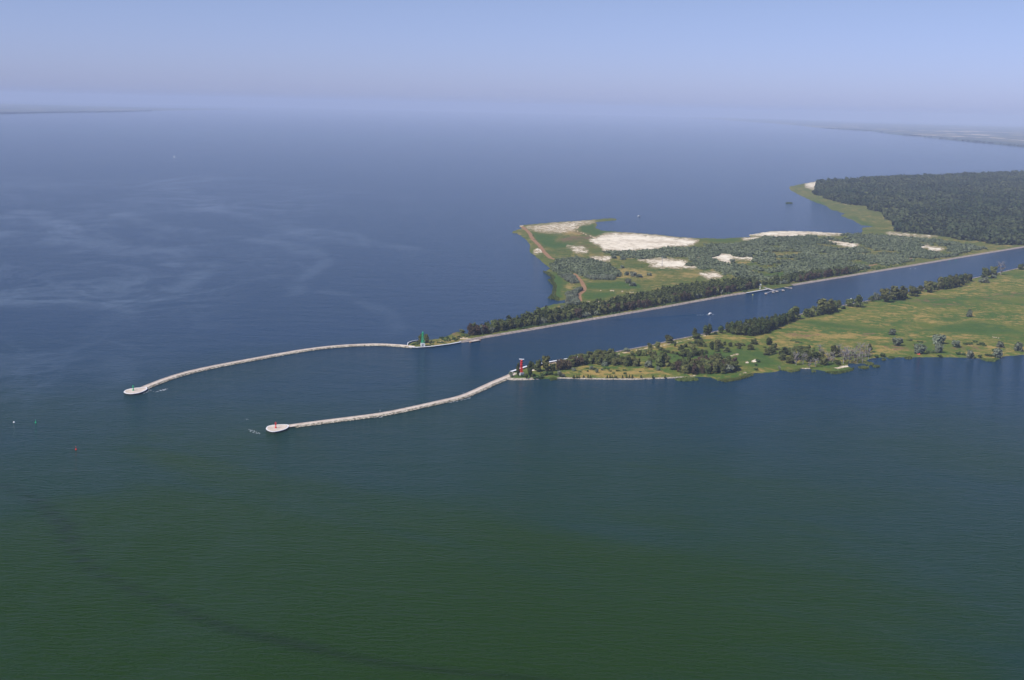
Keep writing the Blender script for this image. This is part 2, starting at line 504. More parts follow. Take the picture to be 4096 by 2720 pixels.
def densify(pts, step, amp, closed=False):
    out = []
    pp = pts + ([pts[0]] if closed else [])
    for (x0, y0), (x1, y1) in zip(pp[:-1], pp[1:]):
        L = math.hypot(x1 - x0, (y1 - y0) * 2)
        n = max(1, int(L / step))
        for i in range(n):
            t = i / n
            j = 0 if i == 0 else amp
            out.append((x0 + (x1 - x0) * t + random.uniform(-j, j) * 1.5, y0 + (y1 - y0) * t + random.uniform(-j, j)))
    if not closed: out.append(pts[-1])
    return out


def build_land(name, outline, step, mat, masks, zf, label):
    ol = np.array(outline)
    x0, y0 = ol.min(0); x1, y1 = ol.max(0)
    gx, gy = np.meshgrid(np.arange(x0, x1, step), np.arange(y0, y1, step * .6))
    g = np.stack([gx.ravel(), gy.ravel()], 1)
    g += rng.uniform(-.3, .3, g.shape) * (step, step * .6)
    s = sdist(g, ol)
    g = g[(s > step * .5) & (g[:, 0] < 4350)]
    pts = [Vector(p) for p in ol] + [Vector(p) for p in g]
    n = len(ol)
    vo, _, fo, *_ = delaunay_2d_cdt(pts, [(i, (i + 1) % n) for i in range(n)], [], 1, 1e-4)
    px = np.array([tuple(v) for v in vo])
    gr = np.array([P(a, b)[:2] for a, b in px])
    og = np.array([P(a, b)[:2] for a, b in ol])
    sd = np.maximum(sdist(gr, og), 0)
    z = zf(gr, sd, px)
    V = np.column_stack([gr, z]).tolist()
    nb = len(V)
    faces = [tuple(f) for f in fo]
    # make the faces look upwards
    a, b, c = (np.array(V[i]) for i in faces[0][:3])
    if np.cross(b - a, c - a)[2] < 0: faces = [f[::-1] for f in faces]
    o = mesh_obj(name, V, faces, mat, None, True)
    tag(o, label, None, None, 'structure')
    for nm in ('sand', 'dry', 'brown', 'reed', 'path', 'track'):
        val = np.zeros(nb)
        for poly, amp, w in masks.get(nm, []):
            val = np.maximum(val, amp * np.clip(.5 + sdist(px, poly) * (1, 1)[0] / (2 * w), 0, 1))
        for ln, w in masks.get(nm + '_line', []):
            val = np.maximum(val, np.clip(1.1 - ldist(gr, P2(ln)) / w * .6, 0, 1))
        if nm == 'dry':
            val = np.maximum(val, masks.get('dry_base', .2) + .7 * (fbm(gr[:, 0] / 90, gr[:, 1] / 60, 3) - .5))
        at = o.data.attributes.new(nm, 'FLOAT', 'POINT'); at.data.foreach_set('value', val.astype(np.float32))
    return o


def r4(pts, ox=2000, oy=800, s=.3388): return [(ox + x * s, oy + y * s) for x, y in pts]
def r5(pts): return r4(pts, 2700, 800)
def r6(pts): return r4(pts, 3400, 800, .2948)


SAND_N = [r4([(310, 322), (600, 282), (1000, 246), (1120, 252), (1050, 290), (930, 312), (880, 370), (700, 400), (500, 385), (330, 352)]),
          r4([(1130, 458), (1250, 412), (1500, 400), (1900, 437), (2180, 470), (2280, 530), (2000, 562), (1800, 590), (1400, 610), (1220, 600), (1200, 560), (1060, 490)]),
          r4([(1640, 712), (1950, 706), (2200, 740), (2190, 800), (2050, 810), (1770, 790), (1850, 770)]),
          r4([(1060, 690), (1300, 690), (1280, 728), (1100, 712)]), r4([(870, 600), (1030, 605), (1020, 628), (900, 622)]), r4([(800, 562), (980, 575), (1000, 590), (900, 590)]),
          r5([(410, 695), (560, 640), (660, 650), (700, 680), (930, 690), (930, 712), (760, 706), (640, 700), (650, 750), (560, 740), (500, 705)]),
          r5([(300, 880), (490, 872), (550, 920), (380, 938), (330, 900)]),
          r5([(1770, 475), (1960, 498), (2160, 530), (2100, 566), (1990, 545), (1900, 520)]),
          r5([(880, 414), (1000, 386), (1300, 366), (1700, 378), (2000, 400), (2000, 412), (1600, 420), (1250, 445), (1050, 432)]),
          r6([(940, 642), (1060, 612), (1080, 640), (960, 665)]), r6([(1060, 660), (1260, 668), (1200, 690), (1070, 690)]),
          r6([(500, 450), (700, 455), (900, 482), (1180, 500), (1050, 512), (700, 505), (540, 480)]),
          r5([(-30, 740), (120, 735), (130, 800), (-20, 810)]), r5([(120, 795), (270, 792), (260, 806), (120, 808)]), r5([(240, 680), (320, 684), (300, 692), (240, 690)]),
          r5([(-40, 455), (150, 460), (270, 490), (150, 545), (0, 560)]), r5([(1940, 10), (2100, 10), (2160, 40), (2000, 40)]), r5([(800, 460), (980, 450), (960, 470), (820, 470)]),
          r4([(405, 622), (440, 588), (485, 590), (490, 622), (440, 630)]), r4([(470, 1740), (900, 1690), (900, 1700), (480, 1750)]), r5([(2290, 80), (2350, 82), (2345, 104), (2290, 104)]),
          [(3225, 732), (3330, 724), (3440, 722), (3440, 727), (3340, 730), (3300, 742), (3270, 760), (3225, 748)], r6([(1010, 735), (1080, 738), (1075, 746), (1020, 744)])]
DRY_N = [r4([(310, 322), (600, 282), (1000, 246), (1120, 252), (1050, 290), (930, 312), (880, 370), (1000, 400), (940, 440), (700, 405), (500, 390), (330, 352)]), r4([(1050, 640), (1300, 640), (1250, 700), (1050, 700)]), r4([(1380, 800), (1700, 820), (1900, 900), (1800, 960), (1400, 940)]), r5([(1130, 620), (1500, 620), (1480, 660), (1200, 680)]),
         r5([(1180, 690), (1420, 700), (1400, 730), (1200, 730)]), r5([(560, 740), (900, 720), (860, 780), (600, 770)]), r5([(1640, 520), (2100, 560), (2050, 600), (1700, 560)]),
         r4([(850, 640), (1000, 640), (1000, 700), (850, 690)]), r5([(100, 850), (300, 850), (280, 940), (50, 940)]), [(1640, 1378), (1740, 1360), (1830, 1352), (1880, 1350), (1860, 1366), (1740, 1386), (1650, 1390)],
         r6([(1000, 620), (1300, 640), (1320, 690), (1000, 700)]), [(3240, 770), (3400, 800), (3480, 850), (3560, 890), (3480, 905), (3380, 850)], r5([(2120, 640), (2361, 640), (2361, 670), (2150, 665)]),
         r6([(1450, 745), (1800, 690), (2000, 640), (2100, 640), (1800, 710), (1500, 760)]), r4([(740, 990), (880, 1000), (940, 1050), (800, 1080)]), r4([(540, 1310), (720, 1300), (700, 1340), (560, 1345)]),
         r6([(-10, 90), (180, 100), (330, 230), (570, 300), (480, 310), (200, 200)]), r6([(440, 140), (740, 160), (720, 185), (450, 180)])]
BROWN_N = [r4([(660, 490), (760, 445), (900, 430), (1060, 430), (1150, 475), (1000, 480), (740, 515)]), r4([(600, 310), (720, 330), (860, 380), (700, 398), (520, 350)]), [(1795, 1348), (1825, 1334), (1842, 1336), (1848, 1344), (1815, 1352)],
           r4([(640, 300), (960, 380), (1160, 470), (1100, 470), (900, 400), (620, 320)]), r4([(920, 530), (1100, 540), (1150, 580), (950, 570)])]
REED_N = [r4([(350, 370), (500, 400), (700, 430), (650, 500), (900, 520), (850, 560), (650, 600), (520, 560), (420, 470)]), r4([(930, 300), (1110, 275), (1130, 340), (1400, 375), (1250, 410), (1120, 440), (950, 390)]),
          r4([(520, 845), (650, 870), (740, 920), (760, 1010), (720, 1100), (780, 1180), (680, 1185), (580, 1165), (640, 1020)]), r4([(960, 1090), (1400, 1090), (1300, 1160), (1100, 1200), (970, 1190)]),
          r4([(1000, 990), (1480, 960), (1650, 1000), (1700, 1060), (1300, 1080), (1040, 1060)]), r4([(470, 1280), (600, 1240), (700, 1230), (560, 1310), (450, 1360)]), r5([(0, 435), (400, 455), (800, 450), (760, 490), (500, 510), (300, 480)]),
          r5([(1450, 0), (1800, 80), (2000, 170), (2200, 300), (2361, 330), (2361, 300), (2150, 220), (1900, 130), (1700, 0)]), r5([(1000, 890), (1300, 850), (1300, 930), (1060, 930)])]
PATH_N = [([(2088, 906), (2119, 936), (2129, 956), (2159, 986), (2176, 1010), (2200, 1034), (2222, 1041)], 4.6), ([(2298, 1100), (2325, 1129), (2339, 1156), (2334, 1168), (2315, 1183), (2320, 1207)], 3.6),
          (r6([(20, 940), (340, 890), (690, 830), (850, 800)]), 3.5)]
TRACK_N = [([(2088, 906), (2079, 902), (2200, 893), (2340, 883)], 5), (r4([(1010, 1075), (1300, 1080), (1480, 1100), (1700, 1112)]), 2.0), (r4([(960, 1205), (1200, 1210)]), 1.6),
           ([(1750, 1374), (1775, 1368), (1810, 1362)], 1.1), (r4([(620, 290), (940, 385), (1140, 465)]), 3.0), ([(1842, 1357), (1876, 1358), (1890, 1360)], 4), (r4([(500, 320), (900, 350), (930, 310)]), 2.5)]


def zn(gr, sd, px):
    z = np.minimum(1, sd / 10) * 1.3 + sm(10, 60, sd) * 1.6 * fbm(gr[:, 0] / 45, gr[:, 1] / 45, 11) - .15
    m = np.array(P(1822, 1341)[:2])
    z += 5.5 * np.exp(-(((gr - m) / (11, 18)) ** 2).sum(1))
    m = np.array(P(2150, 1005)[:2])
    z += 5.0 * np.exp(-(((gr - m) / (9, 14)) ** 2).sum(1))
    return z


bank_n = densify(N_BANK, 40, 0)
OUT_N = bank_n + densify(N_REST, 9, 1.2)
build_land('heath', OUT_N, 6.5, M['heath'],
           dict(sand=[(p, .56 if i == 0 else (.6 if i in (12, 23) else 1), 11) for i, p in enumerate(SAND_N)], dry=[(p, 1.0 if i == 0 else (.34 if i in (11, 16, 17) else .7), 14) for i, p in enumerate(DRY_N)], brown=[(p, .75, 12) for p in BROWN_N], reed=[(p, .7, 9) for p in REED_N],
                path_line=PATH_N, track_line=TRACK_N, dry_base=.27), zn, 'green and sandy flat land north of the canal')

DRY_S = [[(2310, 1498), (2330, 1480), (2440, 1482), (2560, 1478), (2650, 1490), (2700, 1508), (2530, 1514), (2330, 1513)], [(2150, 1462), (2280, 1441), (2300, 1446), (2230, 1466), (2160, 1482)],
         [(2440, 1440), (2500, 1424), (2550, 1430), (2520, 1445)], [(2640, 1388), (2720, 1375), (2760, 1372), (2700, 1400)], [(2800, 1350), (2900, 1342), (3010, 1358), (3060, 1372), (2960, 1368), (2860, 1362)],
         [(3090, 1330), (3250, 1330), (3420, 1335), (3560, 1345), (3560, 1372), (3300, 1372), (3100, 1362)], [(3480, 1238), (3560, 1222), (3550, 1234), (3500, 1242)],
         [(3620, 1270), (3680, 1250), (3760, 1255), (3740, 1275), (3660, 1290)], [(3840, 1150), (3980, 1146), (4080, 1156), (3980, 1160)], [(3980, 1258), (4100, 1280), (4140, 1300), (4060, 1288)],
         [(3500, 1385), (3600, 1395), (3700, 1412), (3600, 1424), (3500, 1425)], [(3790, 1408), (3920, 1405), (3960, 1412), (3840, 1420)], [(4010, 1225), (4070, 1222), (4060, 1232), (4000, 1240)],
         [(3350, 1310), (3480, 1315), (3470, 1322), (3340, 1318)], [(2890, 1511), (2990, 1498), (3060, 1485), (3110, 1484), (2980, 1508)]]
BROWN_S = [[(3130, 1340), (3230, 1338), (3300, 1350), (3200, 1356)], [(3440, 1338), (3500, 1336), (3500, 1346), (3450, 1348)], [(3640, 1205), (3760, 1195), (3780, 1200), (3660, 1215)], [(3920, 1190), (4096, 1175), (4096, 1186), (3940, 1198)],
           [(3720, 1225), (3860, 1215), (3860, 1222), (3740, 1232)], [(3800, 1395), (3920, 1392), (3930, 1400), (3820, 1405)], [(3540, 1390), (3620, 1392), (3660, 1405), (3580, 1402)]]
REED_S = [[(2540, 1445), (2600, 1420), (2700, 1410), (2780, 1400), (2960, 1395), (3030, 1390), (3080, 1430), (3140, 1455), (3060, 1475), (2960, 1475), (2940, 1450), (2780, 1446), (2640, 1470)],
          [(2860, 1518), (2901, 1527), (2959, 1516), (3008, 1500), (3000, 1495), (2940, 1512)], [(3290, 1486), (3340, 1494), (3405, 1482), (3410, 1474), (3370, 1484)], [(3130, 1286), (3250, 1275), (3400, 1300), (3600, 1320), (3560, 1332), (3300, 1322)],
          [(3740, 1270), (3840, 1270), (3860, 1290), (3780, 1300)], [(3890, 1280), (4020, 1300), (4096, 1330), (3960, 1345), (3700, 1335), (3540, 1345)], [(3550, 1290), (3640, 1290), (3660, 1302), (3560, 1308)],
          [(3930, 1434), (3975, 1444), (3994, 1434), (3960, 1438)]]
SAND_S = [[(2735, 1509), (2780, 1505), (2790, 1509), (2740, 1512)], [(2955, 1500), (2985, 1489), (2985, 1494), (2960, 1502)], [(3340, 1476), (3390, 1462), (3398, 1466), (3350, 1480)],
          [(3005, 1450), (3022, 1440), (3028, 1450), (3015, 1456)], [(2803, 1439), (2840, 1438), (2838, 1441), (2805, 1441)], [(2922, 1427), (2952, 1419), (2954, 1424), (2926, 1430)], [(3190, 1478), (3240, 1473), (3240, 1476), (3195, 1480)],
          [(2124, 1482), (2160, 1478), (2160, 1484), (2126, 1486)], [(2980, 1452), (2992, 1450), (2992, 1457), (2980, 1457)]]
TRACK_S = [([(2300, 1442), (2380, 1436), (2454, 1424), (2513, 1411), (2590, 1396), (2642, 1387), (2735, 1366), (2833, 1342)], 1.6), ([(3970, 1352), (4005, 1360)], 2), ([(2130, 1468), (2150, 1464), (2230, 1452)], 3)]


def zs(gr, sd, px):
    return np.minimum(1, sd / 10) * 1.3 + sm(10, 60, sd) * 1.2 * fbm(gr[:, 0] / 55, gr[:, 1] / 55, 21) - .15


OUT_S = densify(S_BANK, 40, 0) + densify(S_REST, 9, 1.0)
build_land('meadow', OUT_S, 6.0, M['meadow'],
           dict(sand=[(p, .9, 3) for p in SAND_S], dry=[(p, .9 if i in (0, 4) else .72, 20) for i, p in enumerate(DRY_S)], brown=[(p, .8, 14) for p in BROWN_S], reed=[(p, .62, 14) for p in REED_S],
                track_line=TRACK_S, dry_base=.36), zs, 'meadow land south of the canal')


# ------------------------------------------------------------------ far shore
def far_material():
    t = NT('far_land_ground')
    p = t.pos()
    n1 = t.noise(t.pos((1 / 900, 1 / 1500, 1)), 1.0, 5, .6, .4)
    n2 = t.noise(p, 1 / 120, 3, .6)
    c = t.mix(t.ramp(n2, .35, .65), (.065, .085, .07), (.09, .105, .08))  # ground paled with distance haze put into its colour
    c = t.mix(t.ramp(n1, .56, .60), c, (.30, .24, .13))
    return t.fin(c, 1.0, .05)


M['far_land'] = far_material()
M['far_forest'] = simple('far_forest', (.075, .098, .09), (.10, .122, .11), .02, 1.0, .05)  # lighter and bluer than leaves: haze painted into the canopy colour
M['field'] = simple('stubble_field', (.62, .47, .32), (.80, .64, .46), .004, 1.0, .05)
M['beach'] = simple('far_beach', (.50, .43, .34), (.62, .55, .45), .01, 1.0, .05)
SH_L = [(-900, 470), (-400, 462), (0, 455), (150, 452), (350, 450), (480, 447), (700, 441), (1000, 437)]
SH_R = [(2750, 470), (2850, 477), (2950, 484), (3100, 494), (3240, 507), (3330, 516), (3520, 527), (3650, 543), (3800, 558), (4096, 585), (4500, 625), (4900, 668)]


def far_land(line, ext, label):
    v = [P(x, y, 2.0) for x, y in line]
    v += [P(x, y, 2.0) for x, y in ext]
    o = mesh_obj('far_shore', v, [tuple(range(len(v)))[::-1]], M['far_land'])
    me = o.data
    if me.polygons[0].normal.z < 0: me.flip_normals()
    tag(o, label, None, None, 'structure')


far_land(SH_L, [(1000, 435), (700, 432), (-900, 392)], 'low hazy shore on the left horizon')
far_land(SH_R, [(4900, 525), (4096, 507), (3500, 493), (2900, 470)], 'low hazy shore on the right horizon')


def far_strip(name, px, width, z, mat, label, cat):
    """flat long patch following a pixel line, width in metres away from the viewer"""
    a = [P(x, y, z) for x, y in px]
    b = [p + Vector((0, width * random.uniform(.7, 1.3), 0)) for p in a]
    n = len(a)
    o = mesh_obj(name, a + b, [(i, i + 1, n + i + 1, n + i) for i in range(n - 1)], mat)
    tag(o, label, cat, None, 'structure')


far_strip('beach', densify([(3590, 538), (3720, 550), (3800, 558), (4096, 585), (4300, 604)], 20, .4), 60, 2.6, M['beach'], 'thin pale beach on the right far shore', None)
far_strip('beach', densify([(2895, 480), (3000, 486), (3100, 493), (3180, 500)], 20, .3), 450, 2.6, M['beach'], 'pale cliff beach on the far shore', None)
far_strip('beach', densify([(60, 454), (150, 452), (350, 450), (480, 447), (560, 444)], 20, .2), 110, 2.6, M['beach'], 'thin pale beach on the left far shore', None)
far_strip('beach', densify([(15, 449), (45, 449), (78, 449)], 12, .2), 700, 2.8, M['beach'], 'pale bare cut on the left far shore', None)
for k, (px, w) in enumerate([([(3240, 505), (3300, 508)], 500), ([(3330, 511), (3365, 513)], 400), ([(3380, 506), (3490, 511)], 450), ([(3690, 541), (3735, 544), (3790, 548)], 450), ([(3700, 523), (3800, 526), (3960, 528)], 450),
                              ([(3690, 540), (3800, 545), (3950, 551)], 400), ([(3760, 533), (3900, 540), (4000, 543)], 420), ([(3950, 528), (4096, 533), (4200, 538)], 500), ([(4000, 553), (4110, 563), (4200, 570)], 300), ([(140, 441), (200, 440)], 500), ([(3560, 519), (3640, 523)], 400)]):
    far_strip('field', densify(px, 14, .8), w * random.uniform(1.2, 2.0), 3.2 + .05 * k, M['field'], 'pale stubble field on the far shore', None)


def far_woods(line, depth, h, label, off=40):
    """lumpy canopy mass on the far shore"""
    a = np.array([P(x, y)[:2] for x, y in densify(line, 6, .3)])
    V = []; Fc = []; m = 14
    for i, p in enumerate(a):
        for j in range(m):
            t = j / (m - 1)
            y = p[1] + off + depth * t * (.8 + .4 * vnoise(i * .1, 0.0, 4))
            hh = 0.0 if j in (0, m - 1) else h * (.55 + .6 * fbm(p[0] / 130, y / 130, 8))
            V.append((p[0] + rng.uniform(-8, 8), y, 2 + hh))
    for i in range(len(a) - 1):
        for j in range(m - 1):
            Fc.append((i * m + j, i * m + j + 1, (i + 1) * m + j + 1, (i + 1) * m + j))
    o = mesh_obj('far_woodland', V, Fc, M['far_forest'], None, False)
    tag(o, label, 'woodland', None, 'stuff')


far_woods([(3330, 516), (3520, 527), (3650, 543), (3690, 547)], 700, 22, 'hazy wood low on the right far shore')
far_woods([(3790, 556), (3900, 567), (4096, 585), (4400, 614)], 900, 22, 'hazy dark wood behind the beach, right edge', 90)
far_woods([(-500, 463), (0, 455), (150, 452), (350, 450), (520, 446)], 1800, 26, 'hazy wood on the left far shore', 180)


# ------------------------------------------------------------------ vegetation
def crown_cloud(n, lobes, leaf, seed, up=.25):
    """n leaf clumps spread over the skin and volume of several lobes"""
    g = np.random.default_rng(seed)
    w = np.array([l[3] * l[3] for l in lobes]); w = w / w.sum()
    li = g.choice(len(lobes), n, p=w)
    L = np.array(lobes)[li]
    d = g.normal(size=(n, 3)); d /= np.linalg.norm(d, axis=1)[:, None]
    r = g.uniform(.35, 1.0, n) ** .45
    c = L[:, :3] + d * r[:, None] * np.stack([L[:, 3], L[:, 3], L[:, 4]], 1)
    c[:, 2] = np.maximum(c[:, 2], .15)
    nrm = d * .9 + g.normal(size=(n, 3)) * .36 + (0, 0, up)
    nrm /= np.linalg.norm(nrm, axis=1)[:, None]
    u = np.cross(nrm, g.normal(size=(n, 3))); u /= np.linalg.norm(u, axis=1)[:, None]
    v = np.cross(nrm, u)
    s = leaf * g.uniform(.6, 1.3, n)[:, None]
    q = np.stack([c - u * s - v * s * .8, c + u * s * .9 - v * s, c + u * s + v * s * .8, c - u * s * .8 + v * s], 1)
    lt = g.uniform(0, 1, len(lobes))
    tone = np.clip(.55 * lt[li] + .45 * g.uniform(0, 1, n), 0, 1)
    return q.reshape(-1, 3), tone


def lobes_for(kind, seed):
    g = random.Random(seed)
    L = []
    if kind == 'broad':
        L.append((0, 0, 6.2, 2.9, 4.2))
        for k in range(12):
            a = k * 2.4 + g.random(); r = g.uniform(1.5, 3.1); z = g.uniform(1.5, 9.6)
            r *= 1 - max(0, z - 7.5) / 5
            L.append((math.cos(a) * r, math.sin(a) * r, z, g.uniform(1.2, 2.0), g.uniform(1.2, 2.1)))
    elif kind == 'poplar':
        for k in range(9):
            z = 2.2 + k * 1.08; w = 1.55 * math.sin(min(1, (k + 1.6) / 5) * 1.57) * (1 - max(0, k - 5) * .17)
            L.append((g.uniform(-.5, .5), g.uniform(-.5, .5), z, w * g.uniform(.8, 1.2), 1.3))
    elif kind == 'willow':
        L.append((0, 0, 2.6, 2.3, 2.3))
        for k in range(9):
            a = k * 2.4 + g.random(); r = g.uniform(1.2, 2.3)
            L.append((math.cos(a) * r, math.sin(a) * r, g.uniform(1.0, 4.2), g.uniform(.9, 1.5), g.uniform(.9, 1.5)))
    elif kind == 'shrub':
        for k in range(6):
            a = k * 2.4 + g.random(); r = g.uniform(.2, 1.2)
            L.append((math.cos(a) * r, math.sin(a) * r, g.uniform(.5, 1.3), g.uniform(.5, .9), g.uniform(.5, .8)))
    elif kind == 'conifer':
        for k in range(6):
            L.append((g.uniform(-.12, .12), g.uniform(-.12, .12), .5 + k * .55, .95 - k * .14, .5))
    elif kind == 'dead':
        for k in range(8):
            a = k * 2.4 + g.random(); r = g.uniform(.8, 2.6)
            L.append((math.cos(a) * r, math.sin(a) * r, g.uniform(3.2, 9.8), g.uniform(.9, 1.5), g.uniform(1.0, 1.7)))
    return L


def trunk_mb(h, r, limbs, seed, spread=2.2, lean=.3, twigs=0):
    g = random.Random(seed); b = MB()
    top = Vector((g.uniform(-lean, lean), g.uniform(-lean, lean), h))
    mid = Vector((top.x * .3, top.y * .3, h * .5))
    b.tube((0, 0, -.4), mid, r, r * .75, 7); b.tube(mid, top, r * .75, r * .3, 6)
    for k in range(limbs):
        t = g.uniform(.25, .9); p = mid.lerp(top, t) if t > .5 else Vector((0, 0, 0)).lerp(mid, t * 2)
        a = k * 2.4 + g.random()
        e = p + Vector((math.cos(a) * spread * g.uniform(.6, 1.1), math.sin(a) * spread * g.uniform(.6, 1.1), g.uniform(1.2, 3.2) * h / 9))
        b.tube(p, e, r * .42, r * .12, 5)
        for q in range(twigs):
            s = p.lerp(e, g.uniform(.4, .95))
            b.tube(s, s + Vector((g.uniform(-1, 1), g.uniform(-1, 1), g.uniform(.4, 1.6))), r * .2, r * .06, 4)
    return b


PROTO = {}


def proto(kind, var):
    key = (kind, var)
    if key in PROTO: return PROTO[key]
    sd = hash(kind) % 1 + {'broad': 10, 'brown': 20, 'poplar': 30, 'willow': 40, 'shrub': 50, 'conifer': 60, 'dead': 70}[kind] + var
    spec = {'broad': ('broadleaf_tree', 'broad', 560, .66, 'leaf', 11.5, 9.0), 'brown': ('brown_leaf_tree', 'broad', 520, .62, 'leaf_brown', 11.5, 9.0),
            'poplar': ('poplar_tree', 'poplar', 420, .56, 'leaf_poplar', 12.0, 4.0), 'willow': ('willow_tree', 'willow', 420, .40, 'leaf_grey', 5.4, 6.6),
            'shrub': ('shrub', 'shrub', 150, .27, 'leaf_shrub', 1.95, 3.0), 'conifer': ('conifer_shrub', 'conifer', 130, .24, 'leaf_poplar', 3.9, 1.9),
            'dead': ('bare_tree', 'dead', 90, .36, 'leaf_dead', 11.0, 7.0)}[kind]
    name, lk, n, leaf, mat, h0, w0 = spec
    root = empty(name, (0, 0, -500))
    V, tone = crown_cloud(n, lobes_for(lk, sd), leaf, sd)
    quads_obj('crown', V, tone, M[mat], root)
    if kind in ('broad', 'brown'): trunk_mb(8.5, .26, 7, sd).build('trunk', M['bark'], root)
    elif kind == 'poplar': trunk_mb(10, .22, 5, sd, .9).build('trunk', M['bark'], root)
    elif kind == 'willow': trunk_mb(3.6, .22, 7, sd, 1.9, .6).build('trunk', M['bark'], root)
    elif kind == 'shrub': trunk_mb(1.1, .06, 5, sd, .8).build('stem', M['bark'], root)
    elif kind == 'conifer': trunk_mb(3.3, .07, 4, sd, .4, .1).build('trunk', M['bark'], root)
    elif kind == 'dead': trunk_mb(10, .30, 14, sd, 3.0, .8, 5).build('trunk', M['deadwood'], root)
    PROTO[key] = [root, h0, w0, False]
    return PROTO[key]


NVAR = dict(broad=4, brown=2, poplar=3, willow=4, shrub=3, conifer=2, dead=3)


def plant_at(loc, kind, h, w, label, cat, group=None):
    pr = proto(kind, random.randrange(NVAR[kind]))
    root, h0, w0, used = pr
    if not used:
        o = root; pr[3] = True
    else:
        o = root.copy(); COL.objects.link(o)
        for c in root.children:
            k = c.copy(); COL.objects.link(k); k.parent = o
    for key in ('group',):
        if key in o.keys(): del o[key]
    o.location = loc
    o.rotation_euler = (0, 0, random.uniform(0, 6.28))
    o.scale = (w / w0, w / w0 * random.uniform(.9, 1.1), h / h0)
    tag(o, label, cat, group)
    return o


def plant(x, y, hpx, wpx, kind, label, cat='tree', group=None):
    m = mpp(x, y)
    return plant_at(P(x, y, .9), kind, hpx * m * 1.14, wpx * m * 1.18, label, cat, group)


def scatter(poly_px, s, holes=(), seed=1, jit=.42, keep=None, view=0):
    """points on a jittered ground grid inside the polygon"""
    g = np.random.default_rng(seed)
    pg = P2(poly_px)
    x0, y0 = pg.min(0); x1, y1 = pg.max(0)
    X, Y = np.meshgrid(np.arange(x0, x1, s), np.arange(y0, y1, s * .87))
    X = X + (np.arange(X.shape[0]) % 2)[:, None] * s * .5
    q = np.stack([X.ravel(), Y.ravel()], 1) + g.uniform(-jit, jit, (X.size, 2)) * s
    ok = sdist(q, pg) > 0
    for hpoly, mrg in holes:
        ok &= sdist(q, P2(hpoly)) < mrg
    if view:                                  # nothing tall right in front of an open patch
        d = q / np.linalg.norm(q, axis=1)[:, None]
        for hpoly, mrg in holes[:len(SAND_N)]:
            hp = P2(hpoly)
            for k in (.45, 1.0): ok &= sdist(q + d * view * k, hp) < -1
    q = q[ok]
    if keep is not None: q = q[keep(q)]
    return q


def mass(name, pts, hgt, wid, kind, n, leaf, mat, label, cat, nvar=5, seed=3, h0=5.4, w0=6.6, tone_var=.5, cs=40.0):
    """many plants nobody could count, merged into one object"""
    g = np.random.default_rng(seed)
    vs = []; ts = []
    protos = [crown_cloud(n, lobes_for(kind, 900 + k), leaf, 900 + k) for k in range(nvar)]
    idx = g.integers(0, nvar, len(pts))
    clump = fbm(pts[:, 0] / cs, pts[:, 1] / cs / 1.6, 77)
    for k in range(nvar):
        sel = np.where(idx == k)[0]
        if not len(sel): continue
        V, T = protos[k]
        a = g.uniform(0, 6.28, len(sel)); hs = hgt * g.uniform(.55, 1.3, len(sel)) / h0; ws = wid * g.uniform(.6, 1.4, len(sel)) / w0
        c, s_ = np.cos(a), np.sin(a)
        X = (V[None, :, 0] * c[:, None] - V[None, :, 1] * s_[:, None]) * ws[:, None] + pts[sel, 0][:, None]
        Y = (V[None, :, 0] * s_[:, None] + V[None, :, 1] * c[:, None]) * ws[:, None] + pts[sel, 1][:, None]
        Z = V[None, :, 2] * hs[:, None] + .7
        vs.append(np.stack([X, Y, Z], 2).reshape(-1, 3))
        t = T[None, :] * (1 - tone_var) + tone_var * (.5 * g.uniform(0, 1, len(sel)) + .5 * sm(.3, .7, clump[sel]))[:, None]
        ts.append(t.ravel())
    o = quads_obj(name, np.concatenate(vs), np.clip(np.concatenate(ts), 0, 1), M[mat])
    return tag(o, label, cat, None, 'stuff')


# --- the far forest on the right
FOREST = [(3262, 738), (3300, 728), (3440, 720), (3560, 714), (3800, 704), (4096, 692), (4420, 682), (4420, 935), (4096, 984), (4010, 990), (3950, 983), (3800, 960), (3720, 945), (3640, 935), (3560, 930), (3550, 915),
          (3568, 890), (3520, 870), (3480, 845), (3450, 828), (3400, 822), (3300, 800), (3250, 780)]
CLEAR = r6([(440, 130), (560, 115), (740, 160), (700, 190), (470, 185)])
fp = scatter(FOREST, 10.5, [(CLEAR, -4)], 5)
dd = np.hypot(fp[:, 0], fp[:, 1])
fe = sdist(fp, P2(FOREST))
fn = fbm(fp[:, 0] / 70, fp[:, 1] / 110, 51)
fp = fp[(fe > 90 * (fn - .35)) & (fn < .64)]
dd = np.hypot(fp[:, 0], fp[:, 1])
fp = fp[rng.uniform(0, 1, len(fp)) < np.clip(3600 / dd, .3, 1) ** 1.0]
print('forest trees', len(fp))
mass('forest', fp, 17, 14, 'broad', 26, 2.1, 'leaf_forest', 'dense dark green forest mass behind the sandy flats', 'forest', h0=11.5, w0=9.0, tone_var=.8, cs=130.0)

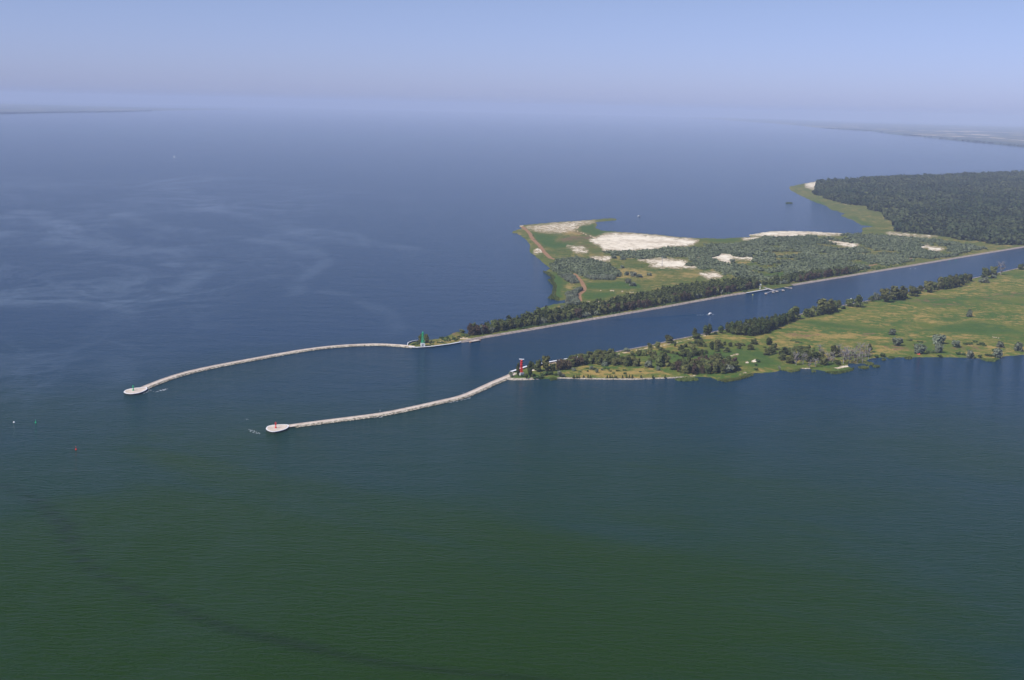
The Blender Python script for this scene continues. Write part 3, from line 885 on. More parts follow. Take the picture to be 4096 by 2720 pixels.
# --- grey willow thickets on the north land
W4 = [(2410, 1012), (2508, 1006), (2640, 1003), (2700, 990), (2800, 984), (2937, 983), (3000, 972), (3070, 948), (3200, 940), (3400, 940), (3560, 950), (3750, 965), (3900, 990), (3960, 1000), (3800, 1030), (3640, 1050), (3500, 1074),
      (3300, 1104), (3150, 1133), (3040, 1125), (2890, 1112), (2870, 1095), (2800, 1082), (2720, 1070), (2650, 1036), (2560, 1042), (2450, 1030)]
W1 = r4([(590, 790), (720, 720), (900, 705), (1060, 720), (1300, 790), (1430, 900), (1340, 955), (1080, 955), (950, 910), (860, 860), (750, 820)])
W2 = r4([(600, 800), (700, 800), (830, 880), (930, 990), (850, 1005), (740, 930), (640, 850)])
W3 = r4([(790, 1130), (980, 1060), (900, 1130), (930, 1250), (790, 1270)])
holes = [(p, 2.0) for p in SAND_N] + [(p, -3.0) for p in DRY_N] + [(REED_N[-1], 0)]
wp = [scatter(W4, 6.9, holes, 11, keep=lambda q: fbm(q[:, 0] / 42, q[:, 1] / 70, 31) + .2 * fbm(q[:, 0] / 15, q[:, 1] / 15, 9) > .49, view=34), scatter(W1, 5.6, [], 12), scatter(W2, 5.6, [], 13), scatter(W3, 5.8, [], 14)]
near = np.concatenate([wp[1], wp[2], wp[3]])
o_ = np.argsort(np.hypot(near[:, 0], near[:, 1]))
ind = near[o_[:190]]
rest = np.concatenate([near[o_[190:]], wp[0]])
print('willows', len(near), len(wp[0]))
for q in ind:
    plant_at((q[0], q[1], .8), 'willow', random.uniform(5.5, 9.0), random.uniform(7.0, 10.0), 'grey green willow packed in the round thicket beside the reddish dike track', 'tree', 'willows in the thicket by the dike track')
mass('willow_thicket', rest, 6.4, 8.8, 'willow', 60, 1.05, 'leaf_thicket', 'broad grey green willow thicket between the white sand patches and the canal', 'thicket', tone_var=.7)
# low scrub between the thickets
sp = scatter(W4, 9.0, [(p, 1.0) for p in SAND_N], 15)
sp2 = scatter(r4([(350, 400), (900, 560), (1300, 650), (2000, 850), (2200, 960), (1500, 960), (1000, 700), (500, 620)]), 11, holes, 16, keep=lambda q: fbm(q[:, 0] / 30, q[:, 1] / 30, 6) > .50)
mass('scrub', np.concatenate([sp, sp2]), 1.6, 3.4, 'shrub', 16, .6, 'leaf_shrub', 'low green scrub dotted between willows and sand', 'scrub', h0=1.95, w0=3.0)
for k, (x, y, h, w, lb) in enumerate([(2488, 1075, 15, 16, 'lone grey willow on green heath below the small sand patch'), (2507, 1103, 18, 19, 'leftmost of four grey willows in a row on the heath'), (2532, 1107, 22, 27, 'tallest of four grey willows in a row on the heath'),
                                       (2556, 1112, 16, 30, 'wide low grey willow third in the row on the heath'), (2596, 1104, 13, 22, 'rightmost of four grey willows in a row on the heath'), (2512, 1135, 24, 24, 'grey willow in the vivid green field, taller of the close pair'),
                                       (2530, 1146, 20, 28, 'grey willow in the vivid green field, lower of the close pair'), (2455, 1036, 16, 22, 'round dark willow left of the willow clump below white sand'), (2492, 1041, 20, 24, 'round dark willow at the corner of the thicket below white sand'),
                                       (2250, 1243, 24, 24, 'grey willow on the reed point beside the tree belt'), (2930, 1055, 18, 20, 'dark round willow at the left rim of the middle sand patch'), (3000, 1030, 16, 22, 'dark round willow at the top right of the middle sand patch')]):
    plant(x, y, h, w, 'willow', lb)

# --- dark tree belt along the north bank
belt = [(1866, 1350), (1925, 1343), (2074, 1317), (2244, 1289), (2400, 1264), (2671, 1219), (2800, 1196), (2908, 1175), (3030, 1156), (3040, 1140), (2900, 1138), (2800, 1155), (2720, 1165), (2600, 1190), (2560, 1200), (2450, 1222), (2400, 1232), (2330, 1245), (2250, 1262), (2149, 1268), (2060, 1298), (1960, 1322), (1880, 1337)]
belt2 = [(3045, 1146), (3100, 1142), (3170, 1135), (3300, 1113), (3430, 1093), (3440, 1083), (3300, 1095), (3180, 1115), (3060, 1132)]
bp = np.concatenate([scatter(belt, 6.6, [], 21), scatter(belt2, 8.5, [], 22)])
dd = np.hypot(bp[:, 0], bp[:, 1])
# canal side rows first: these show largest
bank_g = P2(N_BANK)
o_ = np.argsort(ldist(bp, bank_g) + .012 * dd)
print('belt trees', len(bp))
nbroad = 0
left_over = list(o_[225:])
for k, q in enumerate(bp[o_[:225]]):
    t = random.random()
    brown = fbm(np.array([q[0] / 60]), np.array([q[1] / 60]), 41)[0] > .50
    kind = 'willow' if t < .13 else ('brown' if (brown and t < .8) else 'broad')
    if kind == 'broad':
        nbroad += 1
        if nbroad > 75: left_over.append(o_[k]); continue
    h = random.uniform(10.0, 16.0) * (.62 if kind == 'willow' else 1)
    w = random.uniform(7.0, 10.0)
    if kind == 'willow': lb, gp = 'silvery willow mixed into the dark tree belt on the north canal bank', 'silvery willows in the north bank belt'
    elif kind == 'brown': lb, gp = 'brownish leaved tree in the dense belt on the north canal bank', 'brownish trees in the north bank belt'
    else: lb, gp = 'dark green tree in the dense belt on the north canal bank', 'dark trees in the north bank belt'
    plant_at((q[0], q[1], .9), kind, h, w, lb, 'tree', gp)
if left_over:
    mass('tree_belt', bp[left_over], 13.0, 9.0, 'broad', 80, 1.15, 'leaf', 'back rows of the dark tree belt on the north canal bank', 'trees', h0=11.5, w0=9.0)
# undergrowth in front of the belt
ug = scatter([(1890, 1350), (2074, 1322), (2400, 1268), (2900, 1182), (2990, 1168), (2985, 1164), (2900, 1176), (2400, 1262), (2074, 1315), (1880, 1344)], 3.6, [], 23, keep=lambda q: fbm(q[:, 0] / 18, q[:, 1] / 18, 61) > .45)
ug2 = scatter([(3250, 1124), (3640, 1059), (3600, 1058), (3400, 1088), (3260, 1112)], 6, [], 24, keep=lambda q: fbm(q[:, 0] / 25, q[:, 1] / 25, 62) > .4)
ug3 = scatter([(1640, 1384), (1700, 1365), (1800, 1350), (1880, 1345), (1870, 1358), (1790, 1370), (1740, 1380)], 4.2, [], 25, keep=lambda q: fbm(q[:, 0] / 12, q[:, 1] / 12, 63) > .56)
mass('undergrowth', np.concatenate([ug, ug2, ug3]), 2.2, 3.6, 'shrub', 40, .42, 'leaf_shrub', 'green bushes along the foot of the north bank tree belt', 'bushes', h0=1.95, w0=3.0)

# --- green tower island
plant(1683, 1371, 34, 22, 'broad', 'dark tree close behind the green tower, left one')
plant(1704, 1372, 36, 26, 'broad', 'dark tree close behind the green tower, right one')
plant(1672, 1376, 9, 18, 'shrub', 'green bush left of the green tower base', 'shrub')
plant(1654, 1380, 6, 14, 'shrub', 'low bush at the tip of the green tower islet', 'shrub')
plant(1848, 1337, 18, 24, 'broad', 'solitary round tree on top of the brown mound')
plant(1926, 1338, 40, 22, 'willow', 'pale willow standing out near the left end of the tree belt')
for x, y, h, w in ((1836, 1352, 8, 16), (1815, 1356, 7, 14), (1852, 1347, 9, 18)):
    plant(x, y, h, w, 'shrub', 'low green bush on the ochre grass below the brown mound', 'shrub', 'bushes below the brown mound')

# --- south side, around the red tower
plant(2043, 1506, 20, 17, 'willow', 'round bush at the root of the southern breakwater')
plant(2072, 1507, 50, 15, 'poplar', 'slender tree just left of the red tower')
plant(2119, 1513, 62, 21, 'poplar', 'tall narrow poplar right of the red tower')
plant(2105, 1515, 20, 11, 'poplar', 'small dark poplar at the water below the red tower')
plant(2152, 1486, 46, 34, 'broad', 'broad dark tree left of a pair behind the red tower')
plant(2182, 1487, 60, 32, 'broad', 'tallest broad dark tree right of the red tower')
plant(2210, 1485, 30, 30, 'broad', 'low dark tree right of the tallest tree by the red tower')
plant(2131, 1478, 26, 14, 'poplar', 'thin dark tree behind the grey hut near the red tower')
plant(2237, 1506, 23, 17, 'willow', 'bright silvery willow near the southern rubble shore, left end')
plant(2252, 1507, 12, 18, 'willow', 'low silvery willow beside the bright silvery one')
for x, y, h, w in ((2168, 1503, 13, 22), (2186, 1500, 14, 24), (2204, 1499, 13, 24), (2148, 1514, 12, 22), (2166, 1511, 9, 18), (2222, 1502, 10, 18), (2090, 1507, 9, 14), (2100, 1504, 8, 14), (2135, 1508, 12, 16)):
    plant(x, y, h, w, 'shrub', 'dark green bush in the thicket right of the red tower', 'shrub', 'bushes right of the red tower')
plant(2285, 1434, 13, 20, 'shrub', 'dark bush growing over the white quay wall', 'shrub')
T1 = [(2215, 1485), (2260, 1487), (2330, 1466), (2400, 1464), (2480, 1472), (2560, 1477), (2555, 1462), (2475, 1456), (2445, 1432), (2380, 1432), (2300, 1452), (2230, 1475)]
for q in scatter(T1, 7.2, [], 31):
    kind = 'brown' if fbm(np.array([q[0] / 30]), np.array([q[1] / 30]), 45)[0] > .58 else 'broad'
    plant_at((q[0], q[1], .9), kind, random.uniform(8.5, 13), random.uniform(7, 10), 'dark tree in the long wood east of the red tower', 'tree', 'trees of the wood east of the red tower')
for x, y, h, w, lb in ((2418, 1467, 23, 24, 'brightest silver willow in front of the dark wood'), (2367, 1481, 19, 19, 'silver willow on ochre grass left of the brightest one'), (2388, 1492, 17, 13, 'small silver willow standing alone on ochre grass'),
                       (2408, 1484, 11, 10, 'tiny silver willow below the brightest one'), (2592, 1472, 32, 37, 'large round silver willow beside the vivid green hollow'), (2632, 1484, 20, 15, 'small silver willow right of the large round one'),
                       (2907, 1491, 36, 48, 'big silver willow at the edge of the waterside wood'), (2505, 1407, 17, 27, 'grey willow on the canal edge by the track'), (2295, 1484, 14, 18, 'greyish low willow at the left end of the ochre grass')):
    plant(x, y, h, w, 'willow', lb)
for x in (2295, 2307, 2316, 2335, 2352, 2362, 2429, 2440, 2448, 2460, 2466, 2490, 2506, 2518, 2529, 2564, 2612, 2660):
    plant(x, 1512 + random.uniform(-1.5, 0.5), random.uniform(8, 15), random.uniform(7, 11), 'conifer', 'small dark cone shaped shrub along the southern rubble shore', 'shrub', 'cone shrubs on the rubble shore')
for x, y in ((2320, 1490), (2350, 1488), (2440, 1488), (2470, 1486), (2496, 1485), (2455, 1495), (2500, 1498), (2560, 1490), (2420, 1478), (2434, 1481), (2380, 1478), (2350, 1476)):
    plant(x, y, random.uniform(5, 9), random.uniform(9, 15), 'shrub', 'low green bush on the ochre grass before the dark wood', 'shrub', 'bushes on the ochre grass')
big = [(2640, 1467, 50, 38, 'B'), (2662, 1466, 52, 40, 'B'), (2652, 1462, 54, 36, 'B'), (2610, 1441, 26, 30, 'B'), (2626, 1447, 26, 28, 'B'), (2600, 1452, 20, 24, 'B'), (2528, 1425, 20, 22, 'B'), (2556, 1425, 24, 26, 'B'), (2580, 1424, 23, 22, 'B'),
       (2600, 1420, 26, 22, 'B'), (2618, 1425, 20, 20, 'B'), (2640, 1403, 14, 22, 'B'), (2655, 1408, 13, 18, 'B'), (2672, 1413, 13, 20, 'B'), (2690, 1416, 12, 18, 'B'), (2706, 1420, 13, 18, 'B'), (2725, 1403, 23, 25, 'B'), (2741, 1391, 18, 20, 'B'),
       (2770, 1399, 21, 28, 'B'), (2803, 1387, 28, 33, 'B'), (2818, 1390, 17, 19, 'B'), (2735, 1428, 32, 37, 'B'), (2755, 1432, 23, 21, 'B'), (2776, 1426, 26, 27, 'B'), (2795, 1424, 23, 23, 'B'), (2806, 1420, 23, 21, 'B'), (2824, 1417, 17, 15, 'B'),
       (2846, 1401, 32, 21, 'P'), (2872, 1396, 34, 37, 'B'), (2867, 1409, 20, 23, 'B'), (2898, 1384, 17, 13, 'P'), (2907, 1411, 22, 29, 'B'), (2921, 1389, 18, 17, 'P'), (2950, 1386, 15, 26, 'B'), (2970, 1385, 13, 24, 'B'), (2957, 1398, 14, 17, 'B'),
       (3001, 1401, 25, 26, 'B'), (3016, 1379, 23, 27, 'B'), (3070, 1422, 29, 29, 'B'), (3087, 1416, 29, 27, 'B'), (3076, 1383, 28, 25, 'P'), (3095, 1400, 26, 28, 'B'), (2869, 1437, 23, 27, 'B'), (2880, 1424, 11, 11, 'P'), (2858, 1419, 9, 9, 'S'),
       (2894, 1434, 9, 9, 'P'), (3032, 1451, 14, 19, 'S'), (3023, 1464, 11, 10, 'S'), (2697, 1431, 7, 10, 'S'), (2956, 1479, 10, 11, 'S'), (3025, 1481, 9, 15, 'S'), (2700, 1388, 21, 12, 'P'), (3110, 1400, 8, 14, 'S'), (3060, 1392, 6, 14, 'S'),
       (2785, 1376, 16, 24, 'B'), (2760, 1380, 14, 20, 'B')]
for x, y, h, w, k in big:
    if k == 'S': plant(x, y, h, w, 'shrub', 'small dark bush on the vivid green clearing', 'shrub', 'bushes on the vivid green clearing')
    elif k == 'P': plant(x, y, h, w, 'poplar', 'narrow dark tree on the vivid green clearing', 'tree', 'narrow trees on the green clearing')
    else: plant(x, y, h, w, 'broad', 'dark rounded tree in the loose clumps on the green clearing', 'tree', 'clumped trees on the green clearing')
WOOD = [(2685, 1489), (2725, 1498), (2780, 1502), (2830, 1501), (2880, 1500), (2945, 1489), (2938, 1464), (2870, 1456), (2800, 1462), (2740, 1470), (2690, 1476)]
for q in scatter(WOOD, 7.6, [], 33):
    plant_at((q[0], q[1], .9), random.choice(['broad', 'broad', 'broad', 'brown']), random.uniform(9, 14), random.uniform(7.5, 10.5), 'dark tree in the wood at the southern waterside', 'tree', 'trees of the waterside wood')
# canal side solitary trees
for x, y, h, w, k, lb in ((2598, 1393, 20, 22, 'broad', 'first round tree on the south canal bank past the dark wood'), (2630, 1394, 25, 25, 'broad', 'second round tree on the south canal bank past the dark wood'), (2675, 1372, 30, 38, 'broad', 'broad round tree alone on the south canal bank'),
                          (2784, 1356, 24, 32, 'broad', 'bushy tree with tall tip on the south canal bank, lower part'), (2778, 1354, 38, 16, 'poplar', 'tall tip tree rising from the bushy tree on the canal bank'), (2822, 1340, 36, 20, 'poplar', 'left of two columnar trees on the canal bank'),
                          (2838, 1339, 38, 20, 'poplar', 'right of two columnar trees on the canal bank'), (2884, 1334, 30, 18, 'poplar', 'narrow tree just before the columnar wood'), (2863, 1339, 12, 12, 'shrub', 'small bush between the columnar trees')):
    plant(x, y, h, w, k, lb)
T2 = [(2900, 1338), (2935, 1345), (2990, 1350), (3020, 1352), (3070, 1339), (3110, 1320), (3150, 1303), (3185, 1290), (3150, 1288), (3060, 1303), (2980, 1315), (2905, 1328)]
for q in scatter(T2, 6.4, [], 35):
    plant_at((q[0], q[1], .9), 'poplar', random.uniform(11, 15), random.uniform(5.5, 7.5), 'dark columnar tree in the dense block between canal and meadow', 'tree', 'trees of the columnar block')
plant(2990, 1330, 36, 30, 'willow', 'silvery willow crown showing among the columnar block')
row = [(3178, 1278, 50, 48, 'broad'), (3160, 1284, 42, 34, 'broad'), (3225, 1270, 36, 32, 'broad'), (3248, 1266, 38, 30, 'broad'), (3288, 1258, 56, 52, 'broad'), (3318, 1252, 52, 46, 'broad'), (3338, 1246, 40, 30, 'broad'), (3354, 1231, 30, 23, 'broad'),
       (3398, 1225, 28, 36, 'broad'), (3434, 1230, 46, 37, 'broad'), (3486, 1205, 20, 24, 'broad'), (3508, 1200, 28, 28, 'willow'), (3538, 1209, 48, 48, 'broad'), (3578, 1202, 50, 50, 'broad'), (3608, 1197, 48, 44, 'broad'), (3653, 1185, 38, 42, 'broad'),
       (3682, 1166, 22, 26, 'broad'), (3710, 1170, 40, 36, 'broad'), (3733, 1161, 34, 32, 'broad'), (3760, 1159, 44, 30, 'broad'), (3778, 1157, 46, 32, 'broad'), (3798, 1153, 46, 32, 'broad'), (3818, 1149, 46, 32, 'broad'), (3839, 1143, 44, 32, 'broad'),
       (3858, 1134, 36, 30, 'broad'), (3874, 1127, 30, 26, 'broad'), (3942, 1114, 36, 36, 'broad'), (3973, 1101, 30, 30, 'broad'), (4082, 1078, 20, 26, 'broad'), (3273, 1262, 32, 26, 'broad'), (3372, 1236, 12, 22, 'shrub'), (3460, 1214, 8, 16, 'shrub'), (3672, 1176, 10, 26, 'shrub')]
for x, y, h, w, k in row:
    if k == 'shrub': plant(x, y, h, w, k, 'low bush between the big trees lining the meadow', 'shrub', 'bushes between the meadow edge trees')
    elif k == 'willow': plant(x, y, h, w, k, 'pale willow among the big dark trees lining the meadow')
    else: plant(x, y, h, w, k, 'big dark round tree in the row between canal and meadow', 'tree', 'tree row between canal and meadow')
plant(4003, 1101, 40, 30, 'dead', 'brownish thin crowned tree at the end of the canal tree row')
plant(3933, 1131, 22, 34, 'willow', 'round grey willow in front of the last canal trees')
plant(3973, 1113, 14, 22, 'willow', 'low grey willow between the last canal trees')
# mixed wood with bare trees on the south shore
for x, y, h, w in ((3135, 1421, 32, 40), (3168, 1423, 34, 36), (3198, 1412, 26, 32), (3226, 1419, 36, 36), (3130, 1442, 24, 32), (3158, 1454, 28, 32), (3180, 1440, 30, 34), (3205, 1438, 32, 34), (3233, 1449, 36, 32), (3261, 1442, 36, 34), (3247, 1428, 34, 32), (3294, 1461, 36, 34), (3338, 1428, 42, 38), (3478, 1412, 34, 18), (3350, 1461, 22, 26), (3284, 1440, 30, 30)):
    plant(x, y, h, w, 'broad', 'dark leafy tree in the half bare wood on the south shore', 'tree', 'leafy trees of the half bare wood')
for x, y, h, w in ((3184, 1461, 42, 32), (3212, 1458, 36, 28), (3282, 1419, 34, 30), (3312, 1458, 42, 32), (3354, 1423, 40, 34), (3373, 1454, 46, 40), (3396, 1451, 46, 36), (3417, 1444, 40, 34), (3438, 1429, 46, 36), (3450, 1449, 34, 30), (3473, 1437, 36, 26), (3384, 1438, 44, 36), (3428, 1450, 30, 26), (3460, 1428, 42, 26), (3330, 1450, 36, 28)):
    plant(x, y, h, w, 'dead', 'bleached bare tree in the half bare wood on the south shore', 'tree', 'bare trees of the half bare wood')
plant(3238, 1472, 30, 18, 'dead', 'small white bare tree leaning at the waterline')
plant(3263, 1468, 28, 30, 'dead', 'low bleached bare tree in front of the wood')
plant(3117, 1479, 13, 15, 'dead', 'tiny bare bush on the shore left of the half bare wood')
# meadow willows
for x, y, h, w, lb in ((3569, 1342, 25, 28, 'grey willow alone in the green meadow, leftmost'), (3587, 1385, 32, 37, 'spiky grey willow below the leftmost meadow willow'), (3677, 1416, 42, 46, 'big grey willow on the meadow with a red tent under it'),
                       (3755, 1377, 39, 47, 'big round grey willow with dark shadow behind a taller one'), (3752, 1412, 43, 30, 'tall narrow grey willow in front of the big round one'), (3822, 1391, 27, 33, 'squat grey willow right of the willow pair'),
                       (3876, 1269, 29, 20, 'solitary narrow willow in the middle of the meadow'), (3880, 1432, 31, 27, 'grey willow right on the waterline of the meadow'), (4000, 1391, 25, 27, 'small grey willow above the reed point at the right'),
                       (3991, 1429, 38, 36, 'leaning grey willow on the reed point at the right'), (4073, 1405, 35, 30, 'grey willow nearest the right edge of the meadow')):
    plant(x, y, h, w, 'willow', lb)
for x, y, h, w in ((3640, 1365, 8, 18), (3680, 1372, 7, 22), (3862, 1380, 9, 24), (3880, 1379, 9, 22), (3899, 1371, 10, 17), (3929, 1380, 8, 22), (3973, 1405, 9, 11), (3716, 1410, 10, 22), (3735, 1413, 9, 20), (3530, 1425, 11, 22), (3841, 1419, 10, 26), (3950, 1424, 8, 26), (3965, 1426, 8, 22), (3918, 1429, 10, 16), (3760, 1428, 8, 16), (3192, 1372, 6, 22), (3170, 1366, 6, 18), (3505, 1428, 8, 18), (3915, 1383, 7, 16), (3936, 1386, 6, 16)):
    plant(x, y, h, w, 'shrub', 'low green bush scattered on the southern meadow', 'shrub', 'low bushes on the meadow')


# --- reed islets and reed fringes
def reed_bed(poly_px, label, h=1.5, s=1.5):
    pts = scatter(poly_px, s, [], int(poly_px[0][0]))
    g = np.random.default_rng(len(pts))
    n = 5
    c = np.repeat(pts, n, 0) + g.uniform(-.8, .8, (len(pts) * n, 2))
    a = g.uniform(0, 6.28, len(c)); hh = h * g.uniform(.6, 1.15, len(c)); w = .45
    dx, dy = np.cos(a) * w, np.sin(a) * w
    lx, ly = g.uniform(-.5, .5, len(c)), g.uniform(-.5, .5, len(c))
    q = np.stack([np.stack([c[:, 0] - dx, c[:, 1] - dy, np.full(len(c), -.1)], 1), np.stack([c[:, 0] + dx, c[:, 1] + dy, np.full(len(c), -.1)], 1),
                  np.stack([c[:, 0] + dx * .7 + lx, c[:, 1] + dy * .7 + ly, hh], 1), np.stack([c[:, 0] - dx * .7 + lx, c[:, 1] - dy * .7 + ly, hh], 1)], 1)
    o = quads_obj('reed_bed', q.reshape(-1, 3), g.uniform(0, 1, len(c)), M['reed'])
    tag(o, label, 'reeds')


def ell(x, y, a, b, n=18):
    return [(x + a * math.cos(t) * random.uniform(.85, 1.1), y + b * math.sin(t) * random.uniform(.85, 1.1)) for t in np.linspace(0, 6.28, n, endpoint=False)]


reed_bed(ell(2748, 1519, 44, 7), 'long green reed islet off the waterside wood')
reed_bed(ell(3455, 1472, 22, 5) , 'green reed islet off the bare trees')
reed_bed(ell(3480, 1457, 14, 6), 'pale rounded reed tuft at the point by the bare trees')
reed_bed(ell(3535, 1440, 8, 4), 'small round reed tuft in the water off the meadow')
reed_bed(ell(3505, 1467, 15, 4), 'narrow reed islet right of the bare trees')
reed_bed(ell(3634, 1433, 16, 4), 'reed tuft along the meadow shore')
reed_bed(ell(3254, 1487, 8, 3), 'tiny reed tuft off the shore below the bare trees')
reed_bed(ell(2212, 1518, 14, 5), 'bright green reed patch in the water near the red tower')
reed_bed(ell(3565, 1431, 14, 4), 'reed fringe at the left end of the meadow shore')
reed_bed(ell(3156, 813, 14, 2.4), 'dark reed islet far out in the bay', 2.5, 4)
reed_bed([(2868, 1522), (2901, 1530), (2960, 1520), (3011, 1503), (3012, 1496), (2990, 1500), (2940, 1514), (2890, 1519)], 'curved reed fringe around the blunt southern point')
reed_bed([(3300, 1490), (3335, 1497), (3365, 1494), (3413, 1482), (3413, 1472), (3396, 1480), (3350, 1487)], 'curved reed fringe around the small point with pale grass')
reed_bed([(3130, 1483), (3163, 1490), (3199, 1484), (3198, 1478), (3160, 1483)], 'reed fringe left of the leaning white tree')
reed_bed([(3925, 1437), (3942, 1445), (3976, 1448), (3996, 1437), (3990, 1432), (3965, 1440), (3935, 1436)], 'reed fringe at the point on the right')
reed_bed([(2172, 1087), (2206, 1113), (2192, 1122), (2214, 1146), (2209, 1176), (2190, 1195), (2232, 1205), (2240, 1198), (2222, 1180), (2228, 1146), (2214, 1122), (2222, 1110), (2195, 1090)], 'deep green reed fringe along the western lobed shore', 2.2, 3.0)


# ------------------------------------------------------------------ banks, quays and breakwaters
def offset_line(pts, off):
    """pts: (n,2) ground polyline; off to its left"""
    pts = np.asarray(pts)
    t = np.gradient(pts, axis=0); t /= np.linalg.norm(t, axis=1)[:, None]
    n = np.stack([-t[:, 1], t[:, 0]], 1)
    return pts + n * off


def resample(pts, step):
    pts = np.asarray(pts, float)
    s = np.concatenate([[0], np.cumsum(np.linalg.norm(np.diff(pts, axis=0), axis=1))])
    q = np.arange(0, s[-1], step)
    q = np.append(q, s[-1])
    return np.stack([np.interp(q, s, pts[:, 0]), np.interp(q, s, pts[:, 1])], 1)


def smooth_line(pts, it=3):
    pts = np.asarray(pts, float)
    for _ in range(it):
        a = pts[:-1] * .75 + pts[1:] * .25; b = pts[:-1] * .25 + pts[1:] * .75
        pts = np.concatenate([[pts[0]], np.stack([a, b], 1).reshape(-1, 2), [pts[-1]]])
    return pts


def ribbon(line, prof, jit=0.0, seed=1):
    """prof: [(offset left, z)...] across the line -> MB"""
    g = random.Random(seed)
    V = []; m = len(prof)
    rows = [offset_line(line, o) for o, _ in prof]
    for i in range(len(line)):
        for j, (o, z) in enumerate(prof):
            V.append((rows[j][i][0] + g.uniform(-jit, jit), rows[j][i][1] + g.uniform(-jit, jit), z + g.uniform(-jit, jit) * .6))
    Fc = [(i * m + j, (i + 1) * m + j, (i + 1) * m + j + 1, i * m + j + 1) for i in range(len(line) - 1) for j in range(m - 1)]
    b = MB(); b.add(V, Fc)
    return b


def revet(px, width, h, mat, label, side=1, jit=.25, step=3.0, boulders=0):
    line = resample(P2(px), step)
    prof = [(-1.0 * side, -.6), (0, .15), (width * .35 * side, h * .55), (width * .7 * side, h * .9), (width * side, h), ((width + 1) * side, h - .8)]
    if side < 0: prof = prof[::-1]
    o = empty('revetment', (0, 0, 0))
    ribbon(line, prof, jit, len(px)).build('stone_slope', mat, o)
    if boulders:
        b = MB()
        for p, q in zip(line, offset_line(line, width * side)):
            for _ in range(boulders):
                t = random.random()
                c = p * (1 - t) + q * t
                b.rock((c[0] + random.uniform(-1, 1), c[1] + random.uniform(-1, 1), h * t * .8), random.uniform(.35, .95))
        ob = b.build('boulders', M['whitestone'], o)
        ob['kind'] = 'stuff'
    tag(o, label, 'stone bank')


revet([(1845, 1371), (1878, 1366), (1925, 1355), (2074, 1330), (2244, 1301), (2400, 1275), (2671, 1229), (2908, 1186), (2985, 1174)], 5.8, 1.7, M['pinkstone'], 'long pinkish stone bank below the dark tree belt on the north side of the canal')
revet([(3174, 1143), (3400, 1106), (3648, 1065), (3842, 1032), (4096, 990), (4500, 924)], 6.5, 1.8, M['pinkstone'], 'pinkish stone bank of the north canal side beyond the jetty')
revet([(2451, 1409), (2586, 1384), (2695, 1359), (2813, 1336), (2895, 1319), (3371, 1222), (3456, 1206), (3886, 1114), (4019, 1085), (4069, 1073), (4500, 980)], 4.2, 1.6, M['pinkstone'], 'pinkish stone bank of the south canal side', -1)
revet([(2230, 1514), (2400, 1518), (2529, 1519), (2705, 1513), (2735, 1511)], 2.4, 1.0, M['whitestone'], 'pale boulder shore below the ochre grass on the south', 1, .3, 2.0, 2)
revet([(2023, 1519), (2057, 1521), (2110, 1520), (2156, 1518)], 4.0, 1.6, M['whitestone'], 'white boulder heap at the foot of the red tower point', 1, .3, 1.5, 4)


def quay(px, w, h, label, side=1):
    line = resample(P2(px), 4.0)
    o = empty('quay_wall', (0, 0, 0))
    pr = [(-.25 * side, -.6), (-.25 * side, h - .45)]
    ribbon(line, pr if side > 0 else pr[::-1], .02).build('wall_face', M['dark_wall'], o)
    pr = [(-.3 * side, h - .45), (-.3 * side, h), (w * side, h), (w * side, h - .6)]
    ribbon(line, pr if side > 0 else pr[::-1], .0).build('coping', M['concrete_rim'], o)
    tag(o, label, 'quay wall')


quay([(1634, 1392), (1668, 1394), (1729, 1390), (1803, 1380), (1845, 1372)], 2.0, 1.6, 'white concrete quay edge below the green tower')
quay([(1700, 1359), (1650, 1367), (1632, 1373), (1629, 1384)], .45, 1.3, 'thin white kerb wall round the back of the green tower islet')
quay([(2040, 1491), (2108, 1468), (2193, 1452), (2278, 1437), (2335, 1426), (2451, 1409)], 2.6, 1.7, 'bright white quay edge on the canal behind the red tower', -1)
quay([(2985, 1175), (3044, 1165), (3080, 1159)], 2.2, 1.6, 'short white quay edge beside the jetty')


